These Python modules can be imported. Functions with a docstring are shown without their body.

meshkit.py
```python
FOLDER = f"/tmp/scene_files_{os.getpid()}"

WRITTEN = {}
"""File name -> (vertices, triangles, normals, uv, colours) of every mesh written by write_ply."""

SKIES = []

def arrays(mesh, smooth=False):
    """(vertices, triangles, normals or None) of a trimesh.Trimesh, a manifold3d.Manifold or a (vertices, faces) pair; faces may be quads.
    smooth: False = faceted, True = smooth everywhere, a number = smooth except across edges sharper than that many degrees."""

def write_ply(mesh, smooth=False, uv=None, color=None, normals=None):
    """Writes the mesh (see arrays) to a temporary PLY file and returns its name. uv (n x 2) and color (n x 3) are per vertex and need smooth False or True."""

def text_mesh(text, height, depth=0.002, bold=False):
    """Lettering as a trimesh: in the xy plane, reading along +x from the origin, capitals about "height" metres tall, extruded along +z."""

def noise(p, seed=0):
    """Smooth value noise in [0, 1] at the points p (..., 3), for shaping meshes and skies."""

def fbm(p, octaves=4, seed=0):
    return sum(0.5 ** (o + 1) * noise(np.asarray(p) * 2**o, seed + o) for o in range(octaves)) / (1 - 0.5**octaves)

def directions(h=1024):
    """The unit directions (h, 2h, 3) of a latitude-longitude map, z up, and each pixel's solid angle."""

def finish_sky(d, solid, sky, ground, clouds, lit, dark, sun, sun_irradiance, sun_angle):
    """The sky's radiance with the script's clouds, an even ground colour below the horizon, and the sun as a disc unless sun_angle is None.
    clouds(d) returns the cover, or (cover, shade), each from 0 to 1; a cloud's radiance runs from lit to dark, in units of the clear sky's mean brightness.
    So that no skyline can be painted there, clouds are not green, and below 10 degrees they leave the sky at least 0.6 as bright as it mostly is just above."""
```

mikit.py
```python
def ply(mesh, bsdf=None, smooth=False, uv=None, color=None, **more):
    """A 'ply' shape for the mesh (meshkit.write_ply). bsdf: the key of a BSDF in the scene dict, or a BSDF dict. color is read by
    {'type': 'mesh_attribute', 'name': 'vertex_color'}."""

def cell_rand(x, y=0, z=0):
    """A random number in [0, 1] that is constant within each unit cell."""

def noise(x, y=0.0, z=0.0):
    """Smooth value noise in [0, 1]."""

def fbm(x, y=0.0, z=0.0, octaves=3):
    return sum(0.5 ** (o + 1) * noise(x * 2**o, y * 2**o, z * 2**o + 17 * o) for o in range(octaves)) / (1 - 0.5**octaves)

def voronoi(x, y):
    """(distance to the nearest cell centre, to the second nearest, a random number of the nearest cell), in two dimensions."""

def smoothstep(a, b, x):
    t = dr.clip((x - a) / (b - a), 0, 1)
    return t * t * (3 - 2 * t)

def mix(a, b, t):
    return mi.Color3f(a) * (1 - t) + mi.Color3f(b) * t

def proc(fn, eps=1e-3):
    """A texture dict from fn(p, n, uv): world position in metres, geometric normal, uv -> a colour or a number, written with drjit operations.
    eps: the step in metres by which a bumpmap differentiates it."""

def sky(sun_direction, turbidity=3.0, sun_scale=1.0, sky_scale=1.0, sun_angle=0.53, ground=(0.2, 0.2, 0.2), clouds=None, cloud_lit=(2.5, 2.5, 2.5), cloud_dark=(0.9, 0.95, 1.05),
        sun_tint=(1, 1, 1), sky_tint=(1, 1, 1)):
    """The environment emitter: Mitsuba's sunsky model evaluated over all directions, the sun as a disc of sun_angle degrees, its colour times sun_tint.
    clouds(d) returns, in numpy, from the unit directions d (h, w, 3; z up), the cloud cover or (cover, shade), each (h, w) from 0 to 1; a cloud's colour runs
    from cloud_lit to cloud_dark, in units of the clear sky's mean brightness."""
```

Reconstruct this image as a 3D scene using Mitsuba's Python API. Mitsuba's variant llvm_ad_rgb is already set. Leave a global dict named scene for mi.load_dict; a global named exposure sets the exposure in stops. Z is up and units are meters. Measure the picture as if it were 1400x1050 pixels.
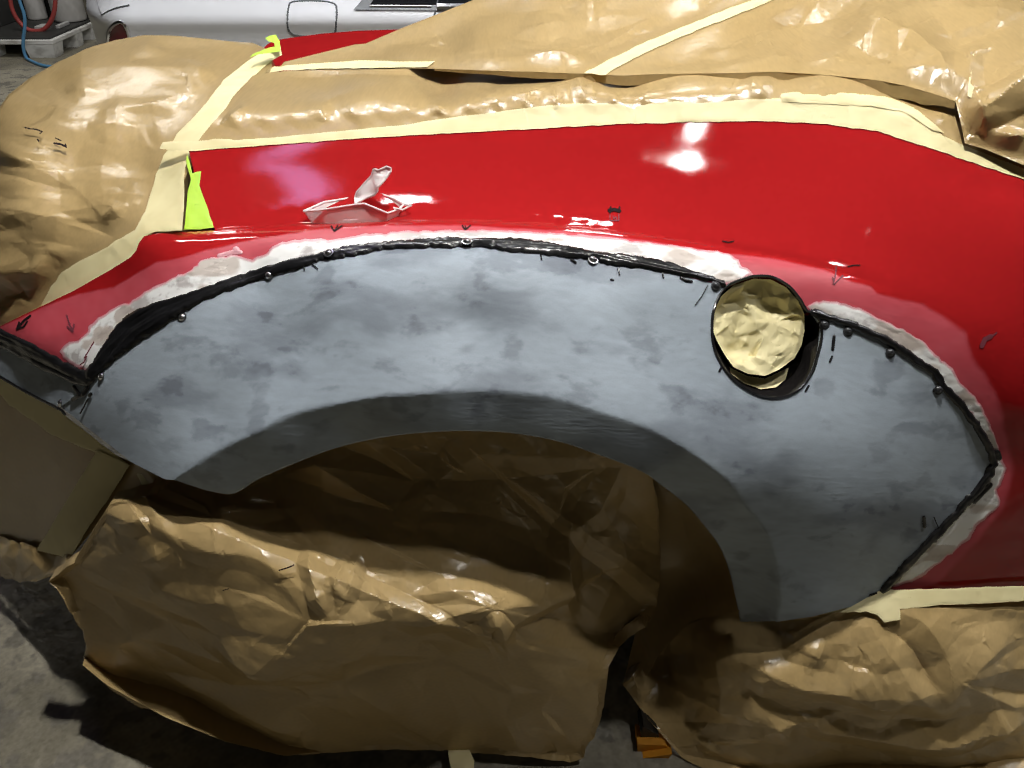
import math, random
import numpy as np, trimesh, mitsuba as mi, mikit, meshkit
import drjit as dr
import shapely
from shapely.geometry import Polygon, LineString, Point
from scipy.interpolate import RBFInterpolator, LinearNDInterpolator
from scipy.spatial import Delaunay

# ------------------------------------------------------------------ camera, lamps, exposure
T = mi.ScalarTransform4f
FPX, PITCH, HC = 1142.0, math.radians(33.0), 1.35      # focal length in photo pixels, pitch, camera height
CP, SP = math.cos(PITCH), math.sin(PITCH)
scene, labels = {}, {}
exposure = 0.0
scene['camera'] = {'type': 'perspective', 'fov': 2 * math.degrees(math.atan(700 / FPX)), 'fov_axis': 'x', 'near_clip': 0.02, 'far_clip': 60.0,
                   'to_world': T().look_at(origin=[0, 0, HC], target=[0, CP, HC - SP], up=[0, 0, 1])}
LAMPS = [  # x, y, z, half width, half length, radiance, colour, label; all out of view
    (0.12, 1.32, 3.30, 0.05, 0.05, 2300.0, (1.0, 0.97, 0.91), 'unseen small bright square lamp above the red car, placed for its hot spot and the arch shadow'),  # out of view, set for the panel hot spot and arch shadow
    (1.28, 0.85, 3.30, 0.06, 0.06, 400.0, (1.0, 0.97, 0.91), 'unseen small square lamp nearer the camera, placed to light the sill paper and the red side'),  # out of view, set for the second glint and brighter sill paper
    (-3.10, 5.60, 3.60, 0.10, 0.60, 44.0, (1.0, 0.98, 0.94), 'unseen long lamp placed to light the pallet and the floor around it'),  # out of view, brightens the far floor
    (2.90, 2.30, 3.60, 0.07, 0.60, 110.0, (0.97, 0.98, 1.0), 'unseen long lamp right of the two cars, placed to brighten the white car'),  # out of view, raises the light on the white car
    (-0.62, 2.72, 2.90, 0.08, 0.08, 230.0, (0.95, 0.97, 1.0), 'unseen square lamp low between the two cars, placed to brighten the side of the white car'),  # out of view, kind and place chosen to brighten the white car side
    (-1.60, 4.60, 3.60, 0.06, 0.18, 300.0, (1.0, 0.98, 0.94), 'unseen long lamp over the tail of the white car, placed for glints on the left paper'),  # out of view, brings glints and light to the left paper
    (0.45, 4.20, 3.60, 0.06, 0.18, 110.0, (1.0, 0.98, 0.94), 'unseen long lamp over the roof of the white car, placed for glints on the roof paper'),  # out of view, brings glints to the roof paper
    (1.60, -5.00, 3.60, 0.10, 0.60, 11.0, (1.0, 0.89, 0.66), 'unseen warm fill lamp far behind the camera, right one'),  # fill light for shaded faces toward the camera, source unseen
    (-1.60, -5.00, 3.60, 0.10, 0.60, 11.0, (1.0, 0.89, 0.66), 'unseen warm fill lamp far behind the camera, left one'),  # unseen fill light, twin of the one above
]

# ------------------------------------------------------------------ helpers: pixels of the photo -> points at their own distance
def rays(px, py):
    a, b = (np.asarray(px, float) - 700) / FPX, (525 - np.asarray(py, float)) / FPX
    return np.stack([a, CP + b * SP, -SP + b * CP], -1)

def t_of(px, py, y=None, z=None):
    d = rays(px, py)
    return y / d[..., 1] if y is not None else (z - HC) / d[..., 2]

def at(px, py, y=None, z=None):
    return np.array([0, 0, HC]) + rays(px, py) * np.asarray(t_of(px, py, y, z))[..., None]

def sstep(a, b, x):
    t = np.clip((np.asarray(x, float) - a) / (b - a), 0, 1)
    return t * t * (3 - 2 * t)

class Surf:
    """A smooth surface through control points (px, py, y)."""
    def __init__(self, ctrl, extra=None, smoothing=0.0):
        c = np.array(ctrl, float)
        self.rbf = RBFInterpolator(c[:, :2] / 300, t_of(c[:, 0], c[:, 1], y=c[:, 2]), kernel='thin_plate_spline', smoothing=smoothing)
        self.extra = extra
    def t(self, px, py):
        px, py = np.asarray(px, float), np.asarray(py, float)
        t = self.rbf(np.stack([px, py], -1).reshape(-1, 2) / 300).reshape(px.shape)
        return t + self.extra(px, py) if self.extra else t
    def P(self, px, py):
        return np.array([0, 0, HC]) + rays(px, py) * self.t(px, py)[..., None]
    def N(self, px, py, e=1.5):
        px, py = np.asarray(px, float), np.asarray(py, float)
        n = np.cross(self.P(px + e, py) - self.P(px - e, py), self.P(px, py - e) - self.P(px, py + e))
        n /= np.linalg.norm(n, axis=-1, keepdims=True) + 1e-12
        s = np.sign((n * rays(px, py)).sum(-1, keepdims=True))
        return -n * np.where(s == 0, 1, s)
    def y(self, px, py):
        return self.P(np.array([px]), np.array([py]))[0, 1]

def spline(pts, closed=False, n=8):
    """Catmull-Rom through the points."""
    p = np.array(pts, float)
    out = []
    m = len(p)
    for i in range(m if closed else m - 1):
        p0, p1, p2, p3 = (p[(i + k) % m] if closed else p[min(max(i + k, 0), m - 1)] for k in (-1, 0, 1, 2))
        for s in np.arange(n) / n:
            out.append(0.5 * (2 * p1 + (p2 - p0) * s + (2 * p0 - 5 * p1 + 4 * p2 - p3) * s * s + (3 * p1 - p0 - 3 * p2 + p3) * s ** 3))
    if not closed:
        out.append(p[-1])
    return np.array(out)

def densify(p, step, closed=True):
    p = np.asarray(p, float)
    q = np.vstack([p, p[:1]]) if closed else p
    out = []
    for a, b in zip(q[:-1], q[1:]):
        k = max(1, int(np.ceil(np.linalg.norm(b - a) / step)))
        out.append(a + (b - a) * (np.arange(k) / k)[:, None])
    if not closed:
        out.append(q[-1:])
    return np.vstack(out)

def jag(p, amp, step, seed):
    """An outline with an uneven edge."""
    p = densify(p, step)
    r = np.random.default_rng(seed)
    return p + r.normal(0, amp, p.shape)

def tri2d(poly, step, extra=None, seed=0):
    poly = shapely.make_valid(poly) if not poly.is_valid else poly
    if poly.geom_type != 'Polygon':
        poly = max((g for g in poly.geoms if g.geom_type == 'Polygon'), key=lambda g: g.area)
    rings = [np.array(poly.exterior.coords)[:-1]] + [np.array(r.coords)[:-1] for r in poly.interiors]
    edge = np.vstack([densify(r, step * 0.8) for r in rings])
    x0, y0, x1, y1 = poly.bounds
    gx, gy = np.meshgrid(np.arange(x0, x1, step), np.arange(y0, y1, step * 0.866))
    gx = gx + (np.arange(gx.shape[0]) % 2)[:, None] * step / 2
    g = np.stack([gx.ravel(), gy.ravel()], 1) + np.random.default_rng(seed).uniform(-.12, .12, (gx.size, 2)) * step
    inner = poly.buffer(-step * 0.45)
    g = g[shapely.contains_xy(inner, g[:, 0], g[:, 1])] if not inner.is_empty else g[:0]
    if extra is not None:
        ex = extra[shapely.contains_xy(poly, extra[:, 0], extra[:, 1])]
        line = shapely.MultiPoint(ex)
        g = g[shapely.distance(shapely.points(g), line) > step * 0.5]
        g = np.vstack([g, ex])
    p = np.vstack([edge, g])
    f = Delaunay(p).simplices
    c = p[f].mean(1)
    f = f[shapely.contains_xy(poly, c[:, 0], c[:, 1])]
    a = p[f]
    e1, e2 = a[:, 1] - a[:, 0], a[:, 2] - a[:, 0]
    s = e1[:, 0] * e2[:, 1] - e1[:, 1] * e2[:, 0]
    f = f[np.abs(s) > 1e-6]
    s = s[np.abs(s) > 1e-6]
    f[s > 0] = f[s > 0][:, ::-1]
    d = shapely.distance(shapely.points(p), shapely.union_all([LineString(np.vstack([r, r[:1]])) for r in rings]))
    return p, f, d

def facets(cell, amp, seed, ang=0.0, aspect=1.0, box=(-120, -120, 1520, 1170)):
    """Crumpled-sheet relief: flat facets between sharp creases, in metres over photo pixels."""
    r = np.random.default_rng(seed)
    c, s = math.cos(ang), math.sin(ang)
    L = 1300.0
    n = int((2 * L) ** 2 / (cell * cell * aspect))
    q = r.uniform(-L, L, (min(n, 60000), 2))
    h = r.uniform(-1, 1, len(q)) * amp
    q[:, 0] /= aspect
    it = LinearNDInterpolator(q, h, fill_value=0.0)
    def fn(px, py):
        x, y = px - 700, py - 525
        u, v = (x * c + y * s) / aspect, -x * s + y * c
        return it(u, v)
    return fn

def ridges(lines, hs=0.9, ws=1.5):
    """Explicit folds: (polyline, height in metres, width in px): a sharp crest with planar flanks that dies out at its ends."""
    gs = [(LineString(spline(l[0], n=5)), l[1] * hs, l[2] * ws) for l in lines]
    def fn(px, py):
        pts = shapely.points(px, py)
        out = np.zeros(np.shape(px))
        for g, h, w in gs:
            d = shapely.distance(pts, g)
            s_ = shapely.line_locate_point(g, pts)
            tp = np.clip(np.minimum(s_, g.length - s_) / min(1.6 * w, g.length * .45) + .12, 0, 1)
            out = out + h * tp * np.clip(1 - d / (w * (.45 + .55 * tp)), 0, 1)
        return out
    return fn

def steps(lines):
    """One-sided folds: the ground rises on the left of the line and falls back over w px."""
    def fn(px, py):
        out = np.zeros(np.shape(px))
        for l, h, w in lines:
            l = np.array(densify(l, 6, closed=False), float)
            best = np.full(np.shape(px), 1e9); side = np.zeros(np.shape(px))
            for a, b in zip(l[:-1], l[1:]):
                ab = b - a
                u = np.clip(((px - a[0]) * ab[0] + (py - a[1]) * ab[1]) / (ab @ ab), 0, 1)
                dx, dy = px - a[0] - u * ab[0], py - a[1] - u * ab[1]
                d = np.hypot(dx, dy)
                s = ab[0] * dy - ab[1] * dx
                m = d < best
                best = np.where(m, d, best); side = np.where(m, s, side)
            f = np.clip(1 - best / w, 0, 1)
            endfade = 1.0
            out = out + h * np.where(side > 0, f, np.clip(1 - best / 4, 0, 1)) * endfade
        return out
    return fn

def tmesh(v, f):
    return trimesh.Trimesh(v, f, process=False)

def skirt_of(m, vec):
    """Strip from the open edges of a sheet along a vector: the returned edge of a panel."""
    e = m.edges_sorted
    u, i, c = np.unique(e, axis=0, return_index=True, return_counts=True)
    ed = m.edges[i[c == 1]]
    v = np.asarray(m.vertices)
    a, b = v[ed[:, 0]], v[ed[:, 1]]
    n = len(ed)
    k = np.arange(n) * 4
    vv = np.stack([a, b, b + vec, a + vec], 1).reshape(-1, 3)
    ff = np.vstack([np.stack([k, k + 2, k + 1], 1), np.stack([k, k + 3, k + 2], 1)])
    return tmesh(vv, ff)

def sheet(poly, surf, step=4.0, disp=None, off=0.0, fade=0.0, extra=None, floor=False, seed=0, ret=False, calm=None):
    """A sheet over the outline on the surface, displaced along its normal."""
    p = Polygon(poly) if not hasattr(poly, 'geom_type') else poly
    q, f, d = tri2d(p, step, extra, seed)
    px, py = q[:, 0], q[:, 1]
    h = np.full(len(q), off)
    if disp is not None:
        k = sstep(0, fade, d) if fade else 1
        if calm is not None:
            k = k * sstep(0, 30, shapely.distance(shapely.points(px, py), calm))
        h = h + disp(px, py) * k
    v = surf.P(px, py)
    v = v + surf.N(px, py) * h[:, None]
    if floor:
        v[:, 2] = np.maximum(v[:, 2], 0.004)
    m = tmesh(v, f)
    return (m, q, d) if ret else m

def pad(poly, surf, h, rise, step=2.5, off=0.0006, noise=0.0, freq=0.12, seed=0, ret=False, disp=None, line=None, strand=0.0):
    """A raised skin (tape, filler, sealant, ink) over the outline: h metres thick, reached `rise` px in from its edge."""
    p = Polygon(poly) if not hasattr(poly, 'geom_type') else poly
    q, f, d = tri2d(p, step, None, seed)
    px, py = q[:, 0], q[:, 1]
    hh = off + h * np.sqrt(np.clip(d / rise, 0, 1) * (2 - np.clip(d / rise, 0, 1)))
    if noise:
        hh = hh + noise * (meshkit.fbm(np.stack([px * freq, py * freq, px * 0 + seed], -1), 3, seed) - 0.5) * 2 * np.clip(d / rise, 0, 1)
    if disp is not None:
        hh = hh + disp(px, py) * np.clip(d / rise, 0, 1)
    if line is not None:
        ln = LineString(line); pt = shapely.points(px, py)
        sl = shapely.line_locate_point(ln, pt); foot = shapely.line_interpolate_point(ln, sl)
        off_ = (py - shapely.get_y(foot)) + 0.4 * (px - shapely.get_x(foot))
        w1 = meshkit.fbm(np.stack([sl * 0.010, off_ * 0.20, off_ * 0 + seed], -1), 2, seed)
        w2 = np.abs(meshkit.fbm(np.stack([sl * 0.018 + 9, off_ * 0.34, off_ * 0 + seed], -1), 2, seed + 3) - 0.5) * 2
        hh = hh + strand * ((w1 - 0.5) * 2 - 0.8 * w2) * np.clip(d / rise, 0, 1)
    v = surf.P(px, py) + surf.N(px, py) * hh[:, None]
    m = tmesh(v, f)
    return (m, q, d) if ret else m

def stroke(pts, w):
    """Outline of a pen or brush stroke, px."""
    return LineString(pts).buffer(w / 2, quad_segs=3)

def cat(*ms):
    return trimesh.util.concatenate([tmesh(np.asarray(m.vertices), np.asarray(m.faces)) for m in ms])

def tube(pts, r, sides=8, caps=True):
    p = np.asarray(pts, float)
    t = np.gradient(p, axis=0); t /= np.linalg.norm(t, axis=1, keepdims=True) + 1e-12
    up = np.array([0.13, 0.21, 0.97])
    a = np.cross(t, up); a /= np.linalg.norm(a, axis=1, keepdims=True) + 1e-9
    b = np.cross(t, a)
    ang = np.arange(sides) * 2 * np.pi / sides
    r = np.broadcast_to(r, (len(p),))
    v = (p[:, None] + r[:, None, None] * (np.cos(ang)[None, :, None] * a[:, None] + np.sin(ang)[None, :, None] * b[:, None])).reshape(-1, 3)
    i, j = np.meshgrid(np.arange(len(p) - 1), np.arange(sides), indexing='ij')
    q = np.stack([i * sides + j, i * sides + (j + 1) % sides, (i + 1) * sides + (j + 1) % sides, (i + 1) * sides + j], -1).reshape(-1, 4)
    f = np.vstack([q[:, [0, 1, 2]], q[:, [0, 2, 3]]])
    if caps:
        k = len(v)
        v = np.vstack([v, p[:1], p[-1:]])
        j = np.arange(sides)
        f = np.vstack([f, np.stack([j * 0 + k, (j + 1) % sides, j], 1), np.stack([j * 0 + k + 1, (len(p) - 1) * sides + j, (len(p) - 1) * sides + (j + 1) % sides], 1)])
    return tmesh(v, f)

def bbox(x0, x1, y0, y1, z0, z1, bevel=0.004):
    b = min(bevel, (x1 - x0) / 4, (y1 - y0) / 4, (z1 - z0) / 4)
    pts = []
    for x, sx in ((x0, 1), (x1, -1)):
        for y, sy in ((y0, 1), (y1, -1)):
            for z, sz in ((z0, 1), (z1, -1)):
                pts += [(x + sx * b, y + sy * b, z), (x + sx * b, y, z + sz * b), (x, y + sy * b, z + sz * b)]
    return trimesh.convex.convex_hull(np.array(pts))

def key_for(name):
    k, i = name, 0
    while k in scene or any(s.startswith(k + '__') for s in scene):
        i += 1
        k = f'{name}_{i:03d}'
    return k

def obj(name, mesh, bsdf, parent=None, smooth=35, uv=None, color=None, **more):
    k = key_for(f'{parent}__{name}' if parent else name)
    scene[k] = mikit.ply(mesh, bsdf, smooth=smooth, uv=uv, color=color, **more)
    return k

def tag(k, label=None, category=None, group=None, kind=None):
    e = labels.setdefault(k, {})
    for n, v in (('label', label), ('category', category), ('group', group), ('kind', kind)):
        if v:
            e[n] = v
    return k

# ------------------------------------------------------------------ materials
def rgb(*c):
    return {'type': 'rgb', 'value': list(c)}
def srgb(r, g, b):
    return [((x / 255 + 0.055) / 1.055) ** 2.4 if x > 10 else x / 255 / 12.92 for x in (r, g, b)]
def two(b):
    return {'type': 'twosided', 'bsdf': b}
def bump(fn, b, scale=1.0, eps=1e-3):
    return {'type': 'bumpmap', 'texture': mikit.proc(fn, eps), 'scale': scale, 'bsdf': b}
nz, fb = mikit.noise, mikit.fbm

def sanded(p, n, uv):
    return mikit.smoothstep(0.25, 0.75, uv.x + 0.35 * (fb(p.x * 40, p.y * 40, p.z * 40) - 0.5))
def sanded_color(p, n, uv):
    return mikit.mix((0.43, 0.045, 0.062), (0.48, 0.078, 0.100), fb(p.x * 25, p.y * 25, p.z * 60))
def peel(p, n, uv):
    return fb(p.x * 110, p.y * 110, p.z * 110, 2) * 0.00003 + fb(p.x * 14, p.y * 14, p.z * 14, 2) * 0.00012
scene['red_paint'] = two(bump(peel, {'type': 'blendbsdf', 'weight': mikit.proc(sanded),
    'a': {'type': 'roughplastic', 'distribution': 'beckmann', 'alpha': 0.010, 'int_ior': 1.5, 'diffuse_reflectance': rgb(0.365, 0.0125, 0.0145)},
    'b': {'type': 'principled', 'base_color': mikit.proc(sanded_color), 'roughness': 0.5, 'specular': 0.4}}))

def primer_color(p, n, uv):
    w = (fb(p.x * 9, p.y * 9, p.z * 9, 3) - 0.5) * 0.05
    q = p.z + p.y * 0.7 + w
    a = fb(p.x * 8 + 3, q * 13, p.y * 4, 5)
    b = fb(p.x * 22 + 9, q * 28, p.y * 9, 5)
    s1 = fb(p.x * 60 + q * 50, q * 150, 3.0, 3)
    c = nz(p.x * 700, p.y * 700, p.z * 700)
    blot = mikit.smoothstep(0.50, 0.68, a) * 0.62 + mikit.smoothstep(0.55, 0.70, b) * 0.55
    col = mikit.mix((0.310, 0.362, 0.418), (0.162, 0.186, 0.224), dr.clip(blot, 0, 1))
    pale = mikit.smoothstep(0.40, 0.26, a) * 0.35
    col = mikit.mix(col, (0.37, 0.43, 0.49), pale)
    return col * (0.89 + 0.17 * s1 + 0.06 * c)
def primer_bump(p, n, uv):
    q = p.z + p.y * 0.7
    return fb(p.x * 60 + q * 60, q * 420, p.y * 40, 3) * 0.00030 + nz(p.x * 600, p.y * 600, p.z * 600) * 0.00004
scene['primer'] = two(bump(primer_bump, {'type': 'principled', 'base_color': mikit.proc(primer_color), 'roughness': 0.62, 'specular': 0.35}))

def paper_color(p, n, uv):
    a = fb(p.x * 9, p.y * 9, p.z * 9, 3)
    fib = fb(p.x * 260, p.y * 30, p.z * 260, 2)
    return mikit.mix((0.485, 0.352, 0.170), (0.425, 0.298, 0.130), a) * (0.94 + 0.12 * fib)
def paper_bump(p, n, uv):
    r = dr.abs(fb(p.x * 22, p.y * 22, p.z * 22, 4) - 0.5)
    s = dr.abs(fb(p.x * 70 + 5, p.y * 70, p.z * 70, 2) - 0.5)
    return r * 0.0014 + s * 0.0007
scene['paper'] = two(bump(paper_bump, {'type': 'roughplastic', 'distribution': 'ggx', 'alpha': 0.065, 'int_ior': 1.55, 'diffuse_reflectance': mikit.proc(paper_color)}))

def tape_color(p, n, uv):
    a = fb(p.x * 30, p.y * 30, p.z * 30, 3)
    return mikit.mix((0.73, 0.66, 0.385), (0.64, 0.56, 0.30), a)
def tape_bump(p, n, uv):
    return dr.abs(fb(p.x * 60, p.y * 60, p.z * 60, 3) - 0.5) * 0.002 + nz(p.x * 900, p.y * 900, p.z * 900) * 0.00008
scene['tape'] = two(bump(tape_bump, {'type': 'principled', 'base_color': mikit.proc(tape_color), 'roughness': 0.55, 'specular': 0.4}))
scene['green_tape'] = two(bump(tape_bump, {'type': 'principled', 'base_color': rgb(0.42, 0.66, 0.055), 'roughness': 0.5, 'specular': 0.4}))

def putty_color(p, n, uv):
    a = fb(p.x * 17, p.y * 40, p.z * 40, 4)
    b = fb(p.x * 16 + 4, p.y * 26, p.z * 26, 3)
    c = fb(p.x * 160, p.y * 160, p.z * 160, 3)
    core = mikit.mix((0.47, 0.445, 0.435), (0.78, 0.78, 0.77), mikit.smoothstep(0.34, 0.50, a + 0.20 * (c - 0.5)))
    core = mikit.mix(core, (0.42, 0.35, 0.30), mikit.smoothstep(0.56, 0.64, b) * 0.75)
    return mikit.mix((0.56, 0.27, 0.30), core, mikit.smoothstep(0.2, 0.7, uv.x + 0.9 * (b - 0.5)))
def putty_bump(p, n, uv):
    return fb(p.x * 45, p.y * 90, p.z * 90, 3) * 0.0016
scene['putty'] = two(bump(putty_bump, {'type': 'principled', 'base_color': mikit.proc(putty_color), 'roughness': 0.34, 'specular': 0.55}))
def seal_bump(p, n, uv):
    return fb(p.x * 14, p.y * 60, p.z * 60, 2) * 0.003
scene['sealant'] = two(bump(seal_bump, {'type': 'principled', 'base_color': rgb(0.010, 0.010, 0.011), 'roughness': 0.26, 'specular': 0.5}))
scene['ink'] = two({'type': 'principled', 'base_color': rgb(0.016, 0.009, 0.010), 'roughness': 0.7, 'specular': 0.06})
scene['faded_ink'] = two({'type': 'principled', 'base_color': rgb(0.16, 0.035, 0.05), 'roughness': 0.5, 'specular': 0.3})
scene['smudge'] = two({'type': 'principled', 'base_color': rgb(0.06, 0.066, 0.075), 'roughness': 0.6, 'specular': 0.3})
scene['bright_metal'] = two({'type': 'principled', 'base_color': rgb(0.72, 0.73, 0.74), 'metallic': 1.0, 'roughness': 0.22})
scene['dark_metal'] = two({'type': 'principled', 'base_color': rgb(0.05, 0.052, 0.056), 'metallic': 0.4, 'roughness': 0.35})
scene['chrome'] = two({'type': 'principled', 'base_color': rgb(0.75, 0.75, 0.76), 'metallic': 1.0, 'roughness': 0.12})
scene['black_plastic'] = two({'type': 'principled', 'base_color': rgb(0.014, 0.014, 0.014), 'roughness': 0.45})
scene['gloss_black'] = two({'type': 'principled', 'base_color': rgb(0.010, 0.009, 0.009), 'roughness': 0.16, 'specular': 0.5})
scene['near_black'] = two({'type': 'diffuse', 'reflectance': rgb(0.012, 0.012, 0.011)})
scene['white_paint'] = two({'type': 'principled', 'base_color': rgb(0.74, 0.76, 0.79), 'roughness': 0.3, 'specular': 0.5, 'clearcoat': 0.6, 'clearcoat_gloss': 0.95})
scene['seam_gray'] = two({'type': 'principled', 'base_color': rgb(0.10, 0.11, 0.12), 'roughness': 0.6})
scene['trim_gray'] = two({'type': 'principled', 'base_color': rgb(0.16, 0.17, 0.18), 'roughness': 0.35})
scene['window_glass'] = two({'type': 'principled', 'base_color': rgb(0.012, 0.013, 0.015), 'roughness': 0.05, 'specular': 0.6})
scene['tail_lens'] = two({'type': 'principled', 'base_color': rgb(0.14, 0.012, 0.018), 'roughness': 0.12, 'specular': 0.6, 'clearcoat': 0.8})
def pallet_color(p, n, uv):
    return mikit.mix((0.66, 0.66, 0.63), (0.42, 0.41, 0.38), mikit.smoothstep(0.45, 0.75, fb(p.x * 12, p.y * 12, p.z * 18, 4)))
scene['pallet_plastic'] = two({'type': 'principled', 'base_color': mikit.proc(pallet_color), 'roughness': 0.55})
scene['mat_black'] = two({'type': 'principled', 'base_color': rgb(0.03, 0.03, 0.028), 'roughness': 0.6})
def tank_color(p, n, uv):
    return mikit.mix((0.50, 0.49, 0.47), (0.36, 0.35, 0.33), mikit.smoothstep(0.4, 0.7, fb(p.x * 9, p.y * 9, p.z * 5, 4)))
scene['tank_paint'] = two({'type': 'principled', 'base_color': mikit.proc(tank_color), 'roughness': 0.45})
scene['red_rubber'] = two({'type': 'principled', 'base_color': rgb(0.36, 0.06, 0.055), 'roughness': 0.45})
scene['blue_rubber'] = two({'type': 'principled', 'base_color': rgb(0.10, 0.27, 0.46), 'roughness': 0.4})
scene['light_gray'] = two({'type': 'principled', 'base_color': rgb(0.42, 0.42, 0.41), 'roughness': 0.5})
scene['orange_plastic'] = two({'type': 'principled', 'base_color': rgb(0.62, 0.26, 0.02), 'roughness': 0.4})
def floor_color(p, n, uv):
    a = fb(p.x * 3.2, p.y * 3.2, 0.0, 4)
    b = fb(p.x * 24 + 7, p.y * 24, 0.0, 4)
    c = fb(p.x * 150, p.y * 150, 0.0, 2)
    col = mikit.mix((0.29, 0.268, 0.21), (0.17, 0.155, 0.115), mikit.smoothstep(0.35, 0.68, a))
    col = mikit.mix(col, (0.13, 0.12, 0.10), mikit.smoothstep(0.52, 0.70, b) * 0.75)
    return col * (0.8 + 0.4 * c)
def floor_bump(p, n, uv):
    return fb(p.x * 30, p.y * 30, 0.0, 4) * 0.008 + nz(p.x * 220, p.y * 220) * 0.0012
scene['concrete'] = two(bump(floor_bump, {'type': 'principled', 'base_color': mikit.proc(floor_color), 'roughness': 0.55, 'specular': 0.4}))
scene['clear_plastic'] = {'type': 'blendbsdf', 'weight': 0.70, 'a': {'type': 'thindielectric', 'int_ior': 1.45}, 'b': two({'type': 'principled', 'base_color': rgb(0.86, 0.84, 0.84), 'roughness': 0.3, 'specular': 0.5})}
scene['cloudy_plastic'] = {'type': 'blendbsdf', 'weight': 0.85, 'a': {'type': 'thindielectric', 'int_ior': 1.45}, 'b': two({'type': 'principled', 'base_color': rgb(0.88, 0.86, 0.86), 'roughness': 0.3, 'specular': 0.5})}
scene['lamp_housing'] = two({'type': 'principled', 'base_color': rgb(0.6, 0.6, 0.6), 'roughness': 0.5})

for x, y, z, hx, hy, L, c, lab in LAMPS:
    k = key_for('unseen_lamp')
    ax, ay = (hx, hy) if hy <= hx * 1.5 else (hy, hx)
    dv = np.array([[x - ax, y - ay, z], [x + ax, y - ay, z], [x + ax, y + ay, z], [x - ax, y + ay, z]])
    scene[k + '__diffuser'] = {**mikit.ply(tmesh(dv, np.array([[0, 2, 1], [0, 3, 2]])), 'lamp_housing'), 'emitter': {'type': 'area', 'radiance': rgb(*[L * q for q in c])}}
    obj('housing', bbox(x - ax - .02, x + ax + .02, y - ay - .02, y + ay + .02, z + .003, z + .08), 'lamp_housing', k)
    tag(k, lab, 'unseen lamp')

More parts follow.
